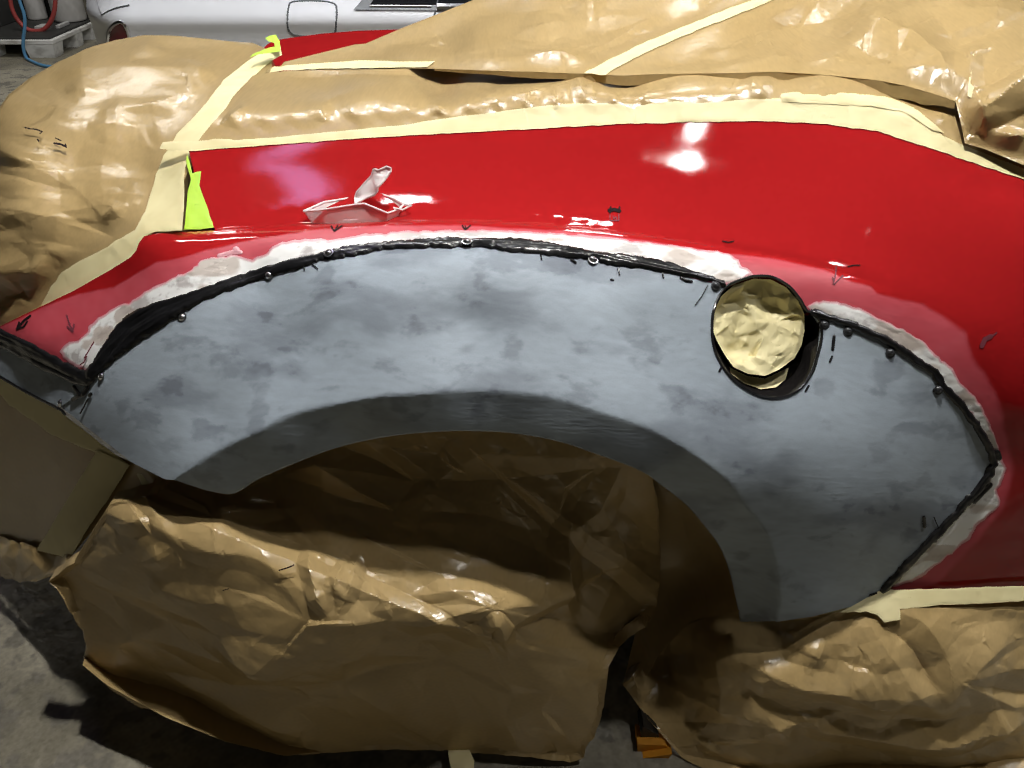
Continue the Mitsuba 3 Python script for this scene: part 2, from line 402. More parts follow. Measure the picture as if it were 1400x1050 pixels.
# unseen lilac glowing panel, shaped to mirror as the pink crescent in the red paint
k = key_for('unseen_lamp')
cres = spline([(-1.54, 2.37), (-1.46, 2.33), (-1.36, 2.31), (-1.27, 2.35), (-1.21, 2.45), (-1.185, 2.63), (-1.21, 2.79), (-1.28, 2.86), (-1.37, 2.88), (-1.51, 2.93), (-1.42, 2.84), (-1.39, 2.74), (-1.41, 2.58), (-1.43, 2.46)], True, 4)
q_, f_, d_ = tri2d(Polygon(cres), .05)
scene[k + '__diffuser'] = {**mikit.ply(tmesh(np.c_[q_, np.full(len(q_), 3.30)], f_), 'lamp_housing'), 'emitter': {'type': 'area', 'radiance': rgb(2.8, 2.3, 4.9)}}
obj('housing', bbox(-1.58, -1.15, 2.27, 2.97, 3.304, 3.34), 'lamp_housing', k)
tag(k, 'dim unseen glowing panel shaped to reflect as the pink crescent in the red paint', 'unseen lamp')

# ------------------------------------------------------------------ setting
g = tmesh(np.array([[-14, -4, 0], [14, -4, 0], [14, 22, 0], [-14, 22, 0.0]]), np.array([[0, 1, 2], [0, 2, 3]]))
tag(obj('floor', g, 'concrete', smooth=False), 'worn grey concrete workshop floor', None, None, 'structure')

# ------------------------------------------------------------------ red car: one master surface for the quarter panel, flare and what is on them
CREST = spline([(150, 340), (190, 324), (215, 319), (294, 315), (350, 312), (450, 307), (545, 303), (625, 304), (700, 307), (787, 313), (900, 326), (1050, 351), (1120, 365), (1200, 388), (1300, 420)])
def crest_y(px):
    return np.interp(px, CREST[:, 0], CREST[:, 1])
def crest_fn(px, py):
    d = crest_y(px) - py                                # above the crest > 0
    fade = 1 - sstep(900, 1150, px)
    up = np.where(d > 0, (0.020 * np.exp(-np.clip(d, 0, None) / 30)) * fade, 0)
    rnd = np.where(d <= 0, 0.020 * np.exp(np.clip(d, None, 0) / 7), 0.020) * (1 - sstep(1000, 1250, px)) * np.where(d > 0, np.exp(-np.clip(d, 0, None) / 40), 1)
    return up + rnd
BELT = lambda x: np.interp(x, *np.array([(250, 207), (350, 200), (500, 189), (700, 179), (860, 170), (950, 167), (1050, 166), (1130, 170), (1200, 181), (1270, 203), (1330, 223), (1400, 246), (1460, 266)]).T)
Y_BELT = np.poly1d(np.polyfit([250, 500, 700, 900, 1060, 1250, 1450], [1.475, 1.464, 1.447, 1.418, 1.38, 1.318, 1.235], 3))
Y_CREST = np.poly1d(np.polyfit([250, 450, 625, 790, 900, 1050, 1200, 1330, 1460], [1.247, 1.232, 1.213, 1.188, 1.168, 1.14, 1.115, 1.09, 1.07], 4))
SLOPE = lambda x: np.interp(x, [250, 500, 700, 850, 965, 1100, 1250, 1460], [.42, .50, .60, .72, .80, .78, .70, .62])
def py_of(y, z):
    return 525 - FPX * np.tan(PITCH - np.arctan2(HC - z, y))
UPPER = []
for x_ in np.arange(260, 1470, 30):
    b_, c_ = float(BELT(x_)), float(np.interp(x_, [250, 1200, 1300, 1460], [crest_y(260), crest_y(1200), 430, 480]) if x_ > 1200 else crest_y(x_))
    yb_, yc_ = float(Y_BELT(x_)), float(Y_CREST(x_)) + .004
    zb_, zc_ = at(x_, b_, y=yb_)[2], at(x_, c_, y=yc_)[2]
    yb_ -= .0034 * math.exp(-((x_ - 965) / 80) ** 2)
    zb_ = at(x_, b_, y=yb_)[2]
    L_, s0_ = yb_ - yc_, float(SLOPE(x_))
    f0_ = .16
    s1_ = 2 * ((zb_ - zc_) / L_ - s0_ * f0_) / (1 - f0_) - s0_
    for w_ in (0, .12, .24, .36, .5, .64, .8, 1.0):
        k_ = max(w_ - f0_, 0)
        z_ = zb_ - L_ * (s0_ * w_ + (s1_ - s0_) * k_ * k_ / (2 * (1 - f0_)))
        UPPER.append((x_, float(py_of(yb_ - L_ * w_, z_)), yb_ - L_ * w_))
    UPPER.append((x_, float(py_of(yb_ + .05, zb_ + .05 * s0_)), yb_ + .05))
M = Surf([
    *UPPER,
    (197, 322, 1.27), (0, 300, 1.55),
    # rear end of the fender, falling away to the left
    (0, 446, 1.345), (-50, 470, 1.40), (50, 422, 1.315), (100, 398, 1.295), (150, 369, 1.275),
    (120, 515, 1.115), (45, 470, 1.245), (0, 480, 1.32), (60, 545, 1.19), (0, 514, 1.30),
    # seam
    (200, 425, 1.135), (350, 378, 1.155), (500, 340, 1.155), (640, 332, 1.15), (820, 354, 1.125), (985, 391, 1.10), (1112, 428, 1.085), (1220, 470, 1.068), (1312, 552, 1.045), (1358, 632, 1.03), (1275, 732, .988), (1203, 808, .962),
    # flare
    (640, 440, 1.035), (400, 470, 1.055), (250, 500, 1.055), (170, 560, 1.04), (300, 570, 1.00), (850, 460, 1.025), (1000, 560, 0.98), (1090, 600, 0.968), (1200, 600, .995), (1150, 720, 0.943), (1110, 842, 0.915),
    (350, 591, 0.960), (475, 550, 0.955), (600, 536, 0.95), (700, 536, 0.945), (825, 565, 0.935), (932, 611, 0.926), (1000, 665, 0.925), (1049, 732, 0.93), (1064, 800, 0.922), (1062, 848, 0.915),
    (240, 657, .955), (130, 592, 1.06), (85, 557, 1.135), (1040, 450, 1.065),
    # door side, right
    (1400, 560, 1.04), (1460, 640, 1.03), (1400, 680, 1.015), (1300, 770, .985), (1450, 815, 1.01), (1300, 830, .970), (1400, 760, 1.0),
], crest_fn, smoothing=2e-5)

HOLE = spline([(995, 391), (1018, 382), (1031, 379), (1054, 380), (1077, 392), (1092, 409), (1102, 425), (1112, 428), (1121, 443), (1122, 463), (1117, 484), (1110, 507), (1098, 526), (1085, 537), (1064, 544), (1039, 542), (1016, 531), (999, 518), (986, 501), (976, 480), (972, 455), (974, 427), (982, 406)], True, 5)
HOLEP = Polygon(HOLE)
SEAM_A = [(125, 515), (150, 480), (180, 450), (220, 425), (265, 407), (310, 390), (350, 378), (400, 360), (450, 348), (500, 340), (560, 334), (640, 332), (700, 336), (760, 342), (820, 353), (880, 366), (940, 379), (990, 391)]
SEAM_B = [(1112, 428), (1170, 447), (1220, 470), (1250, 493), (1275, 508), (1290, 530), (1312, 552), (1332, 578), (1350, 607), (1358, 632), (1345, 657), (1312, 695), (1275, 732), (1235, 773), (1203, 808)]
CREASE = spline([(238, 656), (262, 640), (300, 615), (350, 591), (400, 566), (475, 550), (525, 542), (600, 536), (650, 534), (699, 536), (762, 545), (825, 565), (887, 586), (932, 611), (975, 642), (1000, 665), (1020, 692), (1049, 732), (1060, 770), (1065, 810), (1062, 849)])
LIP = spline([(238, 656), (262, 664), (285, 671), (312, 675), (330, 668), (350, 655), (400, 633), (450, 614), (500, 601), (550, 593), (600, 589), (640, 588), (700, 591), (762, 602), (817, 620), (875, 642), (905, 662), (940, 690), (970, 725), (987, 750), (1000, 785), (1010, 830), (1014, 850)])

car = 'red_car'
tag(car, 'red sports car with a bare grey wheel arch flare, wrapped in brown masking paper', 'car')
red_poly = Polygon([(-50, 470), (0, 446), (50, 422), (100, 398), (150, 369.5), (178, 352), (186, 343), (190, 332), (197, 323), (215, 319), (250, 317), (294, 314.5), (285, 290), (272, 250), (265, 235), (258, 205), (350, 194), (500, 183), (700, 173), (860, 164), (1050, 160), (1130, 164), (1200, 175), (1270, 197), (1330, 217), (1400, 240), (1455, 259),
                    (1455, 812), (1225, 818), (1190, 815), (1255, 738), (1300, 690), (1335, 632), (1325, 605), (1290, 560), (1255, 520), (1205, 485), (1155, 462), (1115, 450), (1060, 470), (975, 405), (880, 382), (760, 356), (640, 346), (500, 354), (350, 392), (265, 421), (190, 462), (140, 520), (120, 526), (60, 494), (0, 462), (-50, 488)]).difference(HOLEP)
cp = densify(CREST[(CREST[:, 0] > 196) & (CREST[:, 0] < 1250)], 3.0, False)
cp_up, cp_lo, cp_l2 = cp - [0, 0.8], cp + [0, 0.05], cp + [0, 2.2]
m, q, d = sheet(red_poly, M, 5.0, extra=np.vstack([cp_up, cp_lo, cp_l2]), ret=True)
SAND = Polygon([(-60, 440), (0, 447), (25, 436), (60, 420), (107, 402), (155, 393), (212, 360), (250, 352), (300, 338), (349, 327), (437, 314), (525, 309), (620, 308), (700, 312), (800, 318), (900, 332), (980, 345), (1050, 353), (1125, 368), (1162, 385), (1190, 392), (1200, 402), (1262, 417), (1287, 432), (1318, 454), (1328, 488), (1350, 518), (1364, 548), (1374, 592), (1386, 642), (1373, 690), (1342, 732), (1290, 790), (1240, 815), (1100, 840), (500, 600), (0, 560)])
dist = shapely.distance(shapely.points(q), SAND.exterior)
ins = shapely.contains_xy(SAND, q[:, 0], q[:, 1])
sd = np.where(ins, dist, -dist)
soft = 4 + 7 * sstep(1150, 1350, q[:, 0])
sand = np.clip(0.5 + sd / (2 * soft), 0, 1)
def split_smooth(m, attr, ang=40):
    """Vertex normals split at sharp edges while a per-vertex attribute is kept."""
    s = trimesh.graph.smooth_shade(tmesh(m.vertices, m.faces), angle=np.radians(ang), facet_minarea=None)
    from scipy.spatial import cKDTree
    return s, attr[cKDTree(m.vertices).query(s.vertices)[1]]
ms, sa = split_smooth(m, sand)
sk = skirt_of(m, np.array([0, 0.012, -0.012]))
uvs = np.vstack([np.stack([sa, sa * 0 + 0.5], 1), np.tile([0.0, 0.5], (len(sk.vertices), 1))])
obj('quarter_panel', cat(ms, sk), 'red_paint', car, smooth=True, uv=uvs)
tag(car + '__quarter_panel', 'glossy red rear quarter panel sanded matt pink around the flare')

# the flare: upper face and lip
flare_poly = Polygon(np.vstack([spline(SEAM_A), [(1040, 460)], spline(SEAM_B), [(1165, 829), (1110, 843), (1062, 850)], CREASE[::-1], [(225, 655), (180, 632), (130, 593), (85, 558), (104, 541)]])).difference(HOLEP)
lipc = [(x, y, M.y(x, y)) for x, y in CREASE[::4]]
lipb = [(312, 675, .955), (285, 671, .957), (350, 655, .956), (400, 633, .954), (450, 614, .952), (500, 601, .955), (550, 593, .947), (600, 589, .942), (640, 588, .939), (700, 591, .935), (762, 602, .930), (817, 620, .926), (875, 642, .924), (905, 662, .930), (940, 690, .944), (970, 725, .962), (987, 750, .972), (1000, 785, .980), (1010, 830, .982), (1014, 850, .980)]
LIPS = Surf(lipc + lipb)
CR = np.vstack([[(200, 690)], CREASE, [(1062, 900)]])
LIPP = Polygon(np.vstack([CREASE, [(1062, 880), (900, 880), (640, 700), (300, 700), (225, 668)]]))
class Flare(Surf):
    def __init__(self): pass
    def t1(self, px, py):
        low = shapely.contains_xy(LIPP, px, py)
        return np.where(low, LIPS.t(px, py), M.t(px, py))
    def t(self, px, py):
        px, py = np.asarray(px, float), np.asarray(py, float)
        near = shapely.distance(shapely.points(px, py), LineString(CREASE)) < 7
        out = self.t1(px, py)
        if near.any():
            acc = 0
            for dx, dy in [(0, 0)] + [(r_ * math.cos(a_), r_ * math.sin(a_)) for r_ in (1.5, 3.0) for a_ in np.arange(8) * math.pi / 4]:
                acc = acc + self.t1(px[near] + dx, py[near] + dy)
            out[near] = acc / 17
        return out - 0.003
FL = Flare()
whole = flare_poly.union(Polygon(np.vstack([CREASE, LIP[::-1]]))).buffer(0.4).buffer(-0.4)
cc = densify(CREASE, 2.5, False)
fm = sheet(whole, FL, 4.0, extra=cc)
nL = LIPS.N(LIP[2:, 0], LIP[2:, 1])
e0 = FL.P(LIP[2:, 0], LIP[2:, 1])
def strip(a, b):
    n = len(a)
    v = np.vstack([a, b]); i = np.arange(n - 1)
    return tmesh(v, np.vstack([np.stack([i, i + 1, i + n], 1), np.stack([i + 1, i + n + 1, i + n], 1)]))
ret1 = strip(e0, e0 + [0, 0.035, 0.006])
k_fl = obj('fender_flare', cat(fm, skirt_of(fm, np.array([0, 0.006, -0.006])), ret1), 'primer', car, smooth=50)
tag(k_fl, 'wide wheel arch flare in blotchy sanded grey primer')
# rear bumper corner of the flare, left
bump_poly = [(-50, 478), (0, 473), (40, 490), (80, 506), (118, 527), (108, 541), (85, 556), (60, 546), (25, 528), (0, 513), (-50, 500)]
k_bf = obj('bumper_flare', cat(sheet(bump_poly, M, 4.0, off=0.003), skirt_of(sheet(bump_poly, M, 4.0, off=0.003), np.array([0, 0.01, -0.012]))), 'primer', car, smooth=28)
tag(k_bf, 'small grey primed end piece behind the flare')

# sealant
def band(up, lo):
    return Polygon(np.vstack([spline(up, n=4), spline(lo, n=4)[::-1]]))
seal1_up = [(118, 508), (130, 495), (140, 480), (155, 457), (175, 434), (207, 417), (250, 405), (300, 387), (349, 370), (400, 356), (450, 345), (475, 339), (550, 331), (600, 328), (650, 329), (699, 329), (740, 333), (775, 339), (825, 347), (870, 352), (900, 357), (925, 364), (950, 373), (985, 383), (992, 390)]
seal1_lo = [(122, 527), (130, 523), (150, 502), (175, 482), (200, 464), (237, 440), (275, 415), (312, 400), (350, 387), (375, 379), (412, 369), (442, 358), (475, 354), (525, 344), (600, 341), (657, 340), (699, 346), (775, 354), (812, 358), (830, 364), (875, 369), (925, 378), (970, 387), (985, 394), (992, 394)]
def lobes(seed, amp, fx, fy):
    def fn(px, py):
        return amp * (np.abs(meshkit.fbm(np.stack([px * fx, py * fy, px * 0], -1), 3, seed) - 0.5) * 2)
    return fn
seal_shapes = [jag(np.array(band(seal1_up, seal1_lo).exterior.coords)[:-1], 0.7, 7, 5)]
seal_shapes.append(np.array(stroke(SEAM_B[:-1] + [(1206, 806)], 11).exterior.coords)[:-1])
seal_shapes[-1] = jag(seal_shapes[-1], 0.8, 7, 6)
seal_shapes.append(jag([(-50, 460), (0, 448), (45, 469), (90, 494), (122, 509), (132, 520), (124, 530), (105, 525), (60, 505), (30, 488), (0, 474), (-50, 470)], 0.6, 7, 7))
first = None
for i, sp in enumerate(seal_shapes):
    mm = pad(sp, M, (0.0042, 0.0042, 0.0045)[i], (6, 4.5, 7)[i], 1.8, off=0.0035, seed=20 + i, line=(SEAM_A, SEAM_B, [(-50, 465), (0, 461), (45, 482), (90, 506), (128, 524)])[i], strand=(.0034, .0026, .003)[i])
    kk = obj('sealant', mm, 'sealant', car, smooth=50)
    if i == 0:
        tag(kk, 'thick black sealant smeared along the top seam of the flare')
# thin black edge under the bumper corner and smears of sealant on the primer
obj('sealant_smear', pad(stroke([(-10, 507), (25, 528), (60, 547), (88, 561), (92, 566)], 4), M, .002, 2, 1.8, off=.004), 'sealant', car)
SM = [([(104, 529), (112, 541), (102, 546)], 5), ([(122, 530), (116, 540)], 6), ([(127, 539), (125.5, 541)], 5), ([(124, 545), (113, 565)], 1.6), ([(1139, 460), (1137, 478)], 4.5), ([(1136, 488), (1133, 495)], 3), ([(1261, 706), (1262, 718)], 5), ([(1275, 706), (1281, 720)], 1.5),
      ([(739, 350), (740, 357)], 2), ([(780, 357), (786, 361)], 3), ([(845, 369), (847, 377)], 2.2), ([(835, 384), (838, 384.5)], 2.5), ([(905, 375), (906, 381)], 2.5), ([(966, 391), (958, 406), (949, 418)], 1.2), ([(417, 366), (418, 371)], 1.5), ([(428, 363), (436, 369)], 1.5), ([(1282, 531), (1276, 533)], 6), ([(1345, 655), (1349, 640)], 7), ([(1362, 618), (1364, 624)], 9), ([(1272, 733), (1276, 737)], 7), ([(1352, 662), (1330, 684)], 7), ([(1187, 812), (1196, 809)], 2.5), ([(930, 381), (936, 385), (944, 386)], 4),
      ([(986, 500), (982, 508)], 3), ([(1100, 535), (1104, 528)], 3)]
for pts, w in SM:
    obj('sealant_smear', pad(stroke(pts, w), M, .0015, max(w / 3, .7), min(1.6, max(w / 3, .7)), off=.0036, seed=int(pts[0][0])), 'sealant', car)
# dark smudges in the primer of their own shape (sanding dirt)
for x, y, w, h, a in [(160, 545, 10, 7, .3), (275, 580, 26, 16, .8), (232, 440, 10, 6, 0), (110, 566, 5, 5, 0), (160, 612, 9, 4, -.6), (1237, 597, 10, 6, .6), (1080, 498, 9, 4, -.9)]:
    pass

# body filler
put1 = [(118, 507), (100, 498), (86, 489), (82, 480), (90, 471), (100, 466), (112, 463), (120, 453), (121, 446), (135, 436), (150, 424), (170, 416), (188, 408), (205, 395), (220, 388), (240, 379), (262, 368), (270, 364), (274, 357), (290, 352), (308, 350), (322, 349), (345, 354), (366, 346), (372, 336), (385, 332), (410, 328), (440, 327), (462, 327), (500, 320), (550, 317), (600, 315), (650, 315), (700, 316), (800, 321), (825, 324), (870, 330), (925, 336), (975, 343), (1002, 349), (1010, 356), (1015, 364), (1027, 371), (1029, 377), (1018, 381), (995, 390), (940, 376), (880, 363), (820, 350), (760, 340), (700, 333), (640, 330), (560, 334), (500, 340), (450, 348), (400, 360), (350, 376), (310, 388), (265, 405), (220, 423), (180, 448), (150, 476), (125, 512)]
put2 = [(1103, 420), (1112, 414), (1120, 411), (1145, 412), (1160, 418), (1175, 423), (1212, 440), (1240, 454), (1262, 467), (1275, 480), (1287, 491), (1302, 505), (1312, 522), (1330, 540), (1340, 553), (1350, 572), (1358, 592), (1366, 620), (1375, 640), (1371, 658), (1363, 668), (1367, 684), (1362, 697), (1350, 706), (1335, 720), (1325, 737), (1300, 757), (1275, 777), (1260, 790), (1240, 798), (1222, 803), (1205, 806), (1235, 771), (1275, 730), (1312, 693), (1343, 657), (1356, 632), (1350, 607), (1332, 578), (1312, 552), (1290, 530), (1275, 508), (1250, 493), (1220, 470), (1170, 447), (1112, 428)]
lumps = [np.array(stroke([(300, 350), (318, 345), (329, 345)], 6).exterior.coords)[:-1], np.array(Point(323, 342).buffer(5).exterior.coords)[:-1]]
for i, pp in enumerate((put1, put2)):
    pj = jag(pp, 0.9, 8, 60 + i)
    mm, q, d = pad(Polygon(pj), M, 0.0006, 5, 1.9, off=0.0006, noise=0.0006, freq=0.05, seed=70 + i, ret=True, line=(SEAM_A, SEAM_B)[i], strand=.0007)
    obj('body_filler', mm, 'putty', car, smooth=True, uv=np.stack([np.clip(d / 7, 0, 1), d * 0], 1))
for l in lumps:
    mm, q, d = pad(l, M, 0.0012, 4, 1.6, ret=True)
    obj('body_filler', mm, 'putty', car, smooth=True, uv=np.stack([d * 0 + .1, d * 0], 1))

# rivets
def dome(r, h, flange=1.35):
    prof = [(0, h * 0.75), (r * .22, h * .80), (r * .3, h), (r * .62, h * .86), (r * .88, h * .5), (r, h * .2), (r * 1.02, h * .16), (r * flange, h * .10), (r * flange, 0)]
    return trimesh.creation.revolve(np.array(prof)[::-1], sections=20)
def frame(n):
    z = n / np.linalg.norm(n); x = np.cross([0.3, 0.8, 0.5], z); x /= np.linalg.norm(x)
    R = np.eye(4); R[:3, 0], R[:3, 1], R[:3, 2] = x, np.cross(z, x), z
    return R
for i, (x, y, mat, up) in enumerate([(141, 515, 'bright_metal', .003), (250, 434.5, 'bright_metal', .003), (370, 378, 'bright_metal', .005), (452, 351.5, 'bright_metal', .009), (639, 337, 'bright_metal', .009), (809, 358.5, 'bright_metal', .006), (86, 551, 'bright_metal', .004),
                                 (977, 391.5, 'dark_metal', .005), (1126, 444, 'dark_metal', .003), (1158, 453, 'dark_metal', .004), (1215, 482, 'dark_metal', .004), (1281, 532, 'dark_metal', .004)]):
    mm = dome(0.0058 if i != 6 else .005, 0.0042)
    R = frame(M.N(np.array([x]), np.array([y]))[0]); R[:3, 3] = M.P(np.array([x]), np.array([y]))[0] + R[:3, 2] * up
    mm.apply_transform(R)
    kk = obj('rivet', mm, mat, k_fl if i != 6 else k_bf, smooth=30)

# pen marks
PEN = [([(42, 432), (33, 439), (24, 450)], 3, 'ink'), ([(24, 450), (27, 441)], 2.4, 'ink'), ([(24, 450), (33, 447), (38, 440)], 2.2, 'ink'), ([(92, 432), (96, 444), (100, 453)], 2.2, 'faded_ink'), ([(100, 454), (93, 447)], 2.5, 'faded_ink'), ([(100, 454), (102, 444)], 2.5, 'faded_ink'),
       ([(453, 309.5), (457, 316.5)], 1.7, 'ink'), ([(462, 309), (457.5, 316)], 1.7, 'ink'), ([(457, 317), (468, 309)], 1.5, 'ink'), ([(632, 309), (636, 315), (643, 309)], 1.6, 'ink'), ([(636, 309), (637, 314)], 1.4, 'ink'),
       ([(1143, 365), (1142, 376), (1139, 388)], 1.8, 'faded_ink'), ([(1138, 380), (1140, 389), (1152, 377)], 1.8, 'faded_ink'), ([(1159, 365), (1166, 363), (1175, 363)], 1.6, 'ink'), ([(988, 330), (996, 332), (1003, 330)], 1.6, 'ink'),
       ([(1342, 473), (1346, 464), (1354, 460)], 6.5, 'faded_ink'), ([(1350, 464), (1362, 455)], 2, 'faded_ink'),
       ([(834, 291), (835, 284)], 2.6, 'ink'), ([(833, 288), (840, 287), (847, 289)], 4.5, 'ink'), ([(846, 290), (847, 284)], 2.6, 'ink'), ([(834, 294), (834, 302), (846, 302), (846, 293)], 1.2, 'faded_ink'), ([(838, 296), (839, 300), (842, 297), (843, 301)], 1.2, 'faded_ink'),
       ([(122, 488), (118, 496), (113, 499)], 1.8, 'faded_ink'), ([(129, 468), (122, 480), (116, 490)], 1.6, 'faded_ink')]
for pts, w, mat in PEN:
    obj('pen_mark', pad(stroke(pts, w), M, .0001, 1, 1.3, off=.0011 if pts[0][1] < 470 or pts[0][0] > 300 else .004), mat, car)
tag(car + '__pen_mark', 'black marker arrow drawn on the red paint at the far left')

# fuel filler: cup, rubber crescent, lining
dirin = -M.N(np.array([1045.]), np.array([462.]))[0]
hp = densify(HOLE, 4)
rim = M.P(hp[:, 0], hp[:, 1]) + M.N(hp[:, 0], hp[:, 1]) * 0.0035
rc = np.vstack([rim, rim[:1]])
k_cup = obj('filler_cup', cat(strip(rc, rc + dirin * 0.07)), 'gloss_black', car, smooth=40)
tag(k_cup, 'round black fuel filler recess cut into the flare')
obj('filler_rim', tube(np.vstack([rim, rim[:1]]), 0.0022, 6, caps=False), 'sealant', car, smooth=50)
GROM = Surf([(x, y, M.y(x, y) + o) for x, y, o in [(985, 400, .012), (1045, 380, .03), (1115, 430, .004), (1121, 463, .004), (1108, 507, .003), (1085, 537, .002), (1040, 541, .002), (990, 505, .003), (972, 455, .006), (1095, 470, .035), (1075, 510, .040), (1040, 522, .045), (1000, 490, .045), (1045, 450, .16), (1045, 415, .16), (1010, 430, .14), (1080, 430, .14), (1020, 480, .13), (1065, 475, .12), (1090, 445, .09)]])
obj('filler_grommet', sheet(Polygon(HOLE).buffer(-1.0), GROM, 3.0), 'gloss_black', car, smooth=45)

# black boxes inside the car, added to stop light leaking into the arch
obj('light_blocker', cat(bbox(-.72, 1.6, 1.32, 2.45, .30, .72), bbox(-.35, .62, 1.16, 1.4, .12, .62)), 'near_black', car)
# far quarter panel
FAR = Surf([(357, 68, 2.45), (395, 51, 2.62), (450, 44.5, 2.66), (540, 40, 2.68), (440, 55, 2.55), (500, 50, 2.57), (437, 80, 2.35), (388, 92, 2.25), (520, 68, 2.4), (600, 40, 2.62), (600, 70, 2.38)])
fr = sheet([(357, 69), (365, 61), (374, 55.5), (395, 52), (440, 46), (490, 42), (540, 40.5), (620, 40), (620, 80), (437, 92), (388, 98), (360, 92)], FAR, 4.0)
fr2 = cat(fr, skirt_of(fr, np.array([0, .05, -.1])))
kf = obj('far_quarter_panel', fr2, 'red_paint', car, smooth=True, uv=np.tile([0.0, .5], (len(fr2.vertices), 1)))

# ------------------------------------------------------------------ masking paper
def relief(*parts):
    return lambda px, py: sum(p(px, py) for p in parts)

TP_END = [(362, 70), (384, 64), (386, 76), (372, 84), (345, 108), (330, 122), (318, 135), (312, 146), (303, 160), (296, 170), (282, 182), (272, 195), (262, 207), (257, 222), (253, 240), (254, 270), (252, 300), (251, 317), (215, 318), (205, 321), (195, 335), (186, 352), (172, 366), (150, 380), (104, 408), (78, 422), (50, 436), (68, 398), (78, 385), (85, 373), (110, 358), (150, 338), (160, 330), (186, 316), (200, 290), (208, 262), (215, 240), (226, 212), (234, 203), (242, 185), (262, 165), (280, 145), (292, 130), (305, 112), (320, 100), (340, 84)]
TP_GAP = [(340, 104), (376, 95), (437, 90), (505, 86), (549, 88.5), (596, 87.5), (585, 96), (510, 97), (437, 98), (380, 101), (345, 107)]
TP_DIAG = [(798, 104), (830, 87), (870, 67), (930, 42), (1000, 14), (1060, -8), (1082, -8), (1060, 2), (1000, 27), (930, 55), (880, 77), (840, 98), (828, 107)]
# rear deck and bumper sheet, left
PL = Surf([(0, 147, 1.95), (-50, 200, 1.95), (40, 108, 2.12), (80, 85, 2.2), (120, 68, 2.27), (200, 51, 2.36), (280, 54, 2.36), (345, 60, 2.32), (200, 80, 2.12), (120, 110, 1.98), (60, 150, 1.82), (100, 150, 1.78), (200, 130, 1.84), (300, 115, 1.86), (340, 100, 1.95), (300, 160, 1.64), (200, 200, 1.60), (250, 215, 1.50), (100, 220, 1.58), (0, 230, 1.60), (225, 270, 1.40), (200, 310, 1.32), (100, 310, 1.42), (0, 330, 1.45), (150, 345, 1.325), (100, 375, 1.345), (50, 400, 1.375), (0, 430, 1.40), (-50, 460, 1.45), (-50, 330, 1.54)])
pl_rel = relief(facets(150, .018, 1, .1, 2.0), facets(52, .010, 2, .05, 2.6), facets(20, .0030, 3, .05, 2.8), facets(11, .0013, 4, .05, 3.0),
                ridges([([(70, 105), (150, 107), (310, 107)], .016, 22), ([(90, 130), (140, 132)], .008, 12), ([(120, 178), (190, 178)], .012, 16), ([(135, 155), (200, 153), (260, 134)], .010, 14), ([(180, 70), (240, 85)], .008, 12), ([(0, 285), (30, 290), (75, 300), (140, 303)], .016, 26), ([(30, 400), (10, 355), (0, 345)], .018, 22), ([(70, 350), (60, 385), (60, 420)], .022, 18), ([(150, 290), (140, 250), (145, 215), (170, 195)], .006, 26), ([(165, 300), (158, 285)], .010, 14)]))
pl = sheet([(-55, 200), (-25, 172), (0, 147), (12, 130), (40, 108), (80, 85), (120, 68), (160, 57), (200, 51), (240, 51.5), (300, 56), (345, 59), (362, 66), (372, 80), (372, 92), (335, 125), (300, 178), (258, 235), (232, 290), (205, 325), (170, 352), (120, 384), (85, 405), (55, 428), (0, 455), (-55, 482)], PL, 3.0, pl_rel, off=.0012, fade=8, calm=Polygon(TP_END).buffer(0))
t_ = obj('masking_paper', cat(pl, skirt_of(pl, np.array([0, .10, -.12]))), 'paper', smooth=4)
tag(t_, 'glossy brown masking paper wrapped over the rounded tail of the red car, at left', 'masking paper')

# band between belt line and the rear window sheet
PB = Surf([(x_, float(BELT(x_)) + o_, M.y(x_, float(BELT(x_)) + o_)) for x_ in range(240, 1460, 40) for o_ in (4, -10, -24, -38)] + [(320, 142, 1.66), (370, 97, 1.95), (450, 94, 1.93), (590, 94, 1.88), (450, 132, 1.70), (600, 128, 1.69), (700, 98, 1.78), (760, 112, 1.67), (850, 98, 1.70), (1060, 92, 1.64), (1250, 100, 1.58)])
class Belted(Surf):
    """The strip above the belt line: at its foot it lies on the red panel."""
    def __init__(self): pass
    def t(self, px, py):
        px, py = np.asarray(px, float), np.asarray(py, float)
        w = sstep(-34, -10, py - BELT(px))
        return PB0.t(px, py) * (1 - w) + M.t(px, py) * w
PB0, PB = PB, Belted()
pb_rel = relief(facets(120, .014, 11, -.15, 2.2), facets(44, .0040, 12, -.2, 2.4), facets(18, .0007, 13),
                ridges([([(275, 178), (330, 160), (330, 145)], .014, 18), ([(340, 182), (400, 172)], .010, 12), ([(400, 180), (480, 130), (600, 108)], .010, 28), ([(770, 112), (800, 118), (700, 140), (640, 150)], .016, 20), ([(800, 116), (800, 132), (850, 136)], .014, 14), ([(560, 170), (600, 120)], .005, 30), ([(1000, 132), (1040, 126), (1080, 130)], .02, 14)]))
pb = sheet([(262, 205), (285, 175), (318, 138), (345, 104), (370, 99), (400, 97), (450, 96), (520, 95), (590, 94), (640, 93), (700, 92), (1300, 92), (1420, 150), (1455, 245), (1400, 236), (1330, 212), (1270, 190), (1200, 168), (1130, 158), (1050, 154), (860, 158), (700, 168), (500, 181), (350, 192)], PB, 3.0, pb_rel, off=.0006, fade=6, calm=Polygon(TP_END).buffer(0).union(Polygon(np.vstack([[(x_, float(BELT(x_)) + 5) for x_ in range(220, 1460, 20)], [(x_, float(BELT(x_)) - 26) for x_ in range(1440, 200, -20)]]))))
t_ = obj('masking_paper', pb, 'paper', smooth=4)
tag(t_, 'brown masking paper strip filling the slope just above the red quarter panel', 'masking paper')

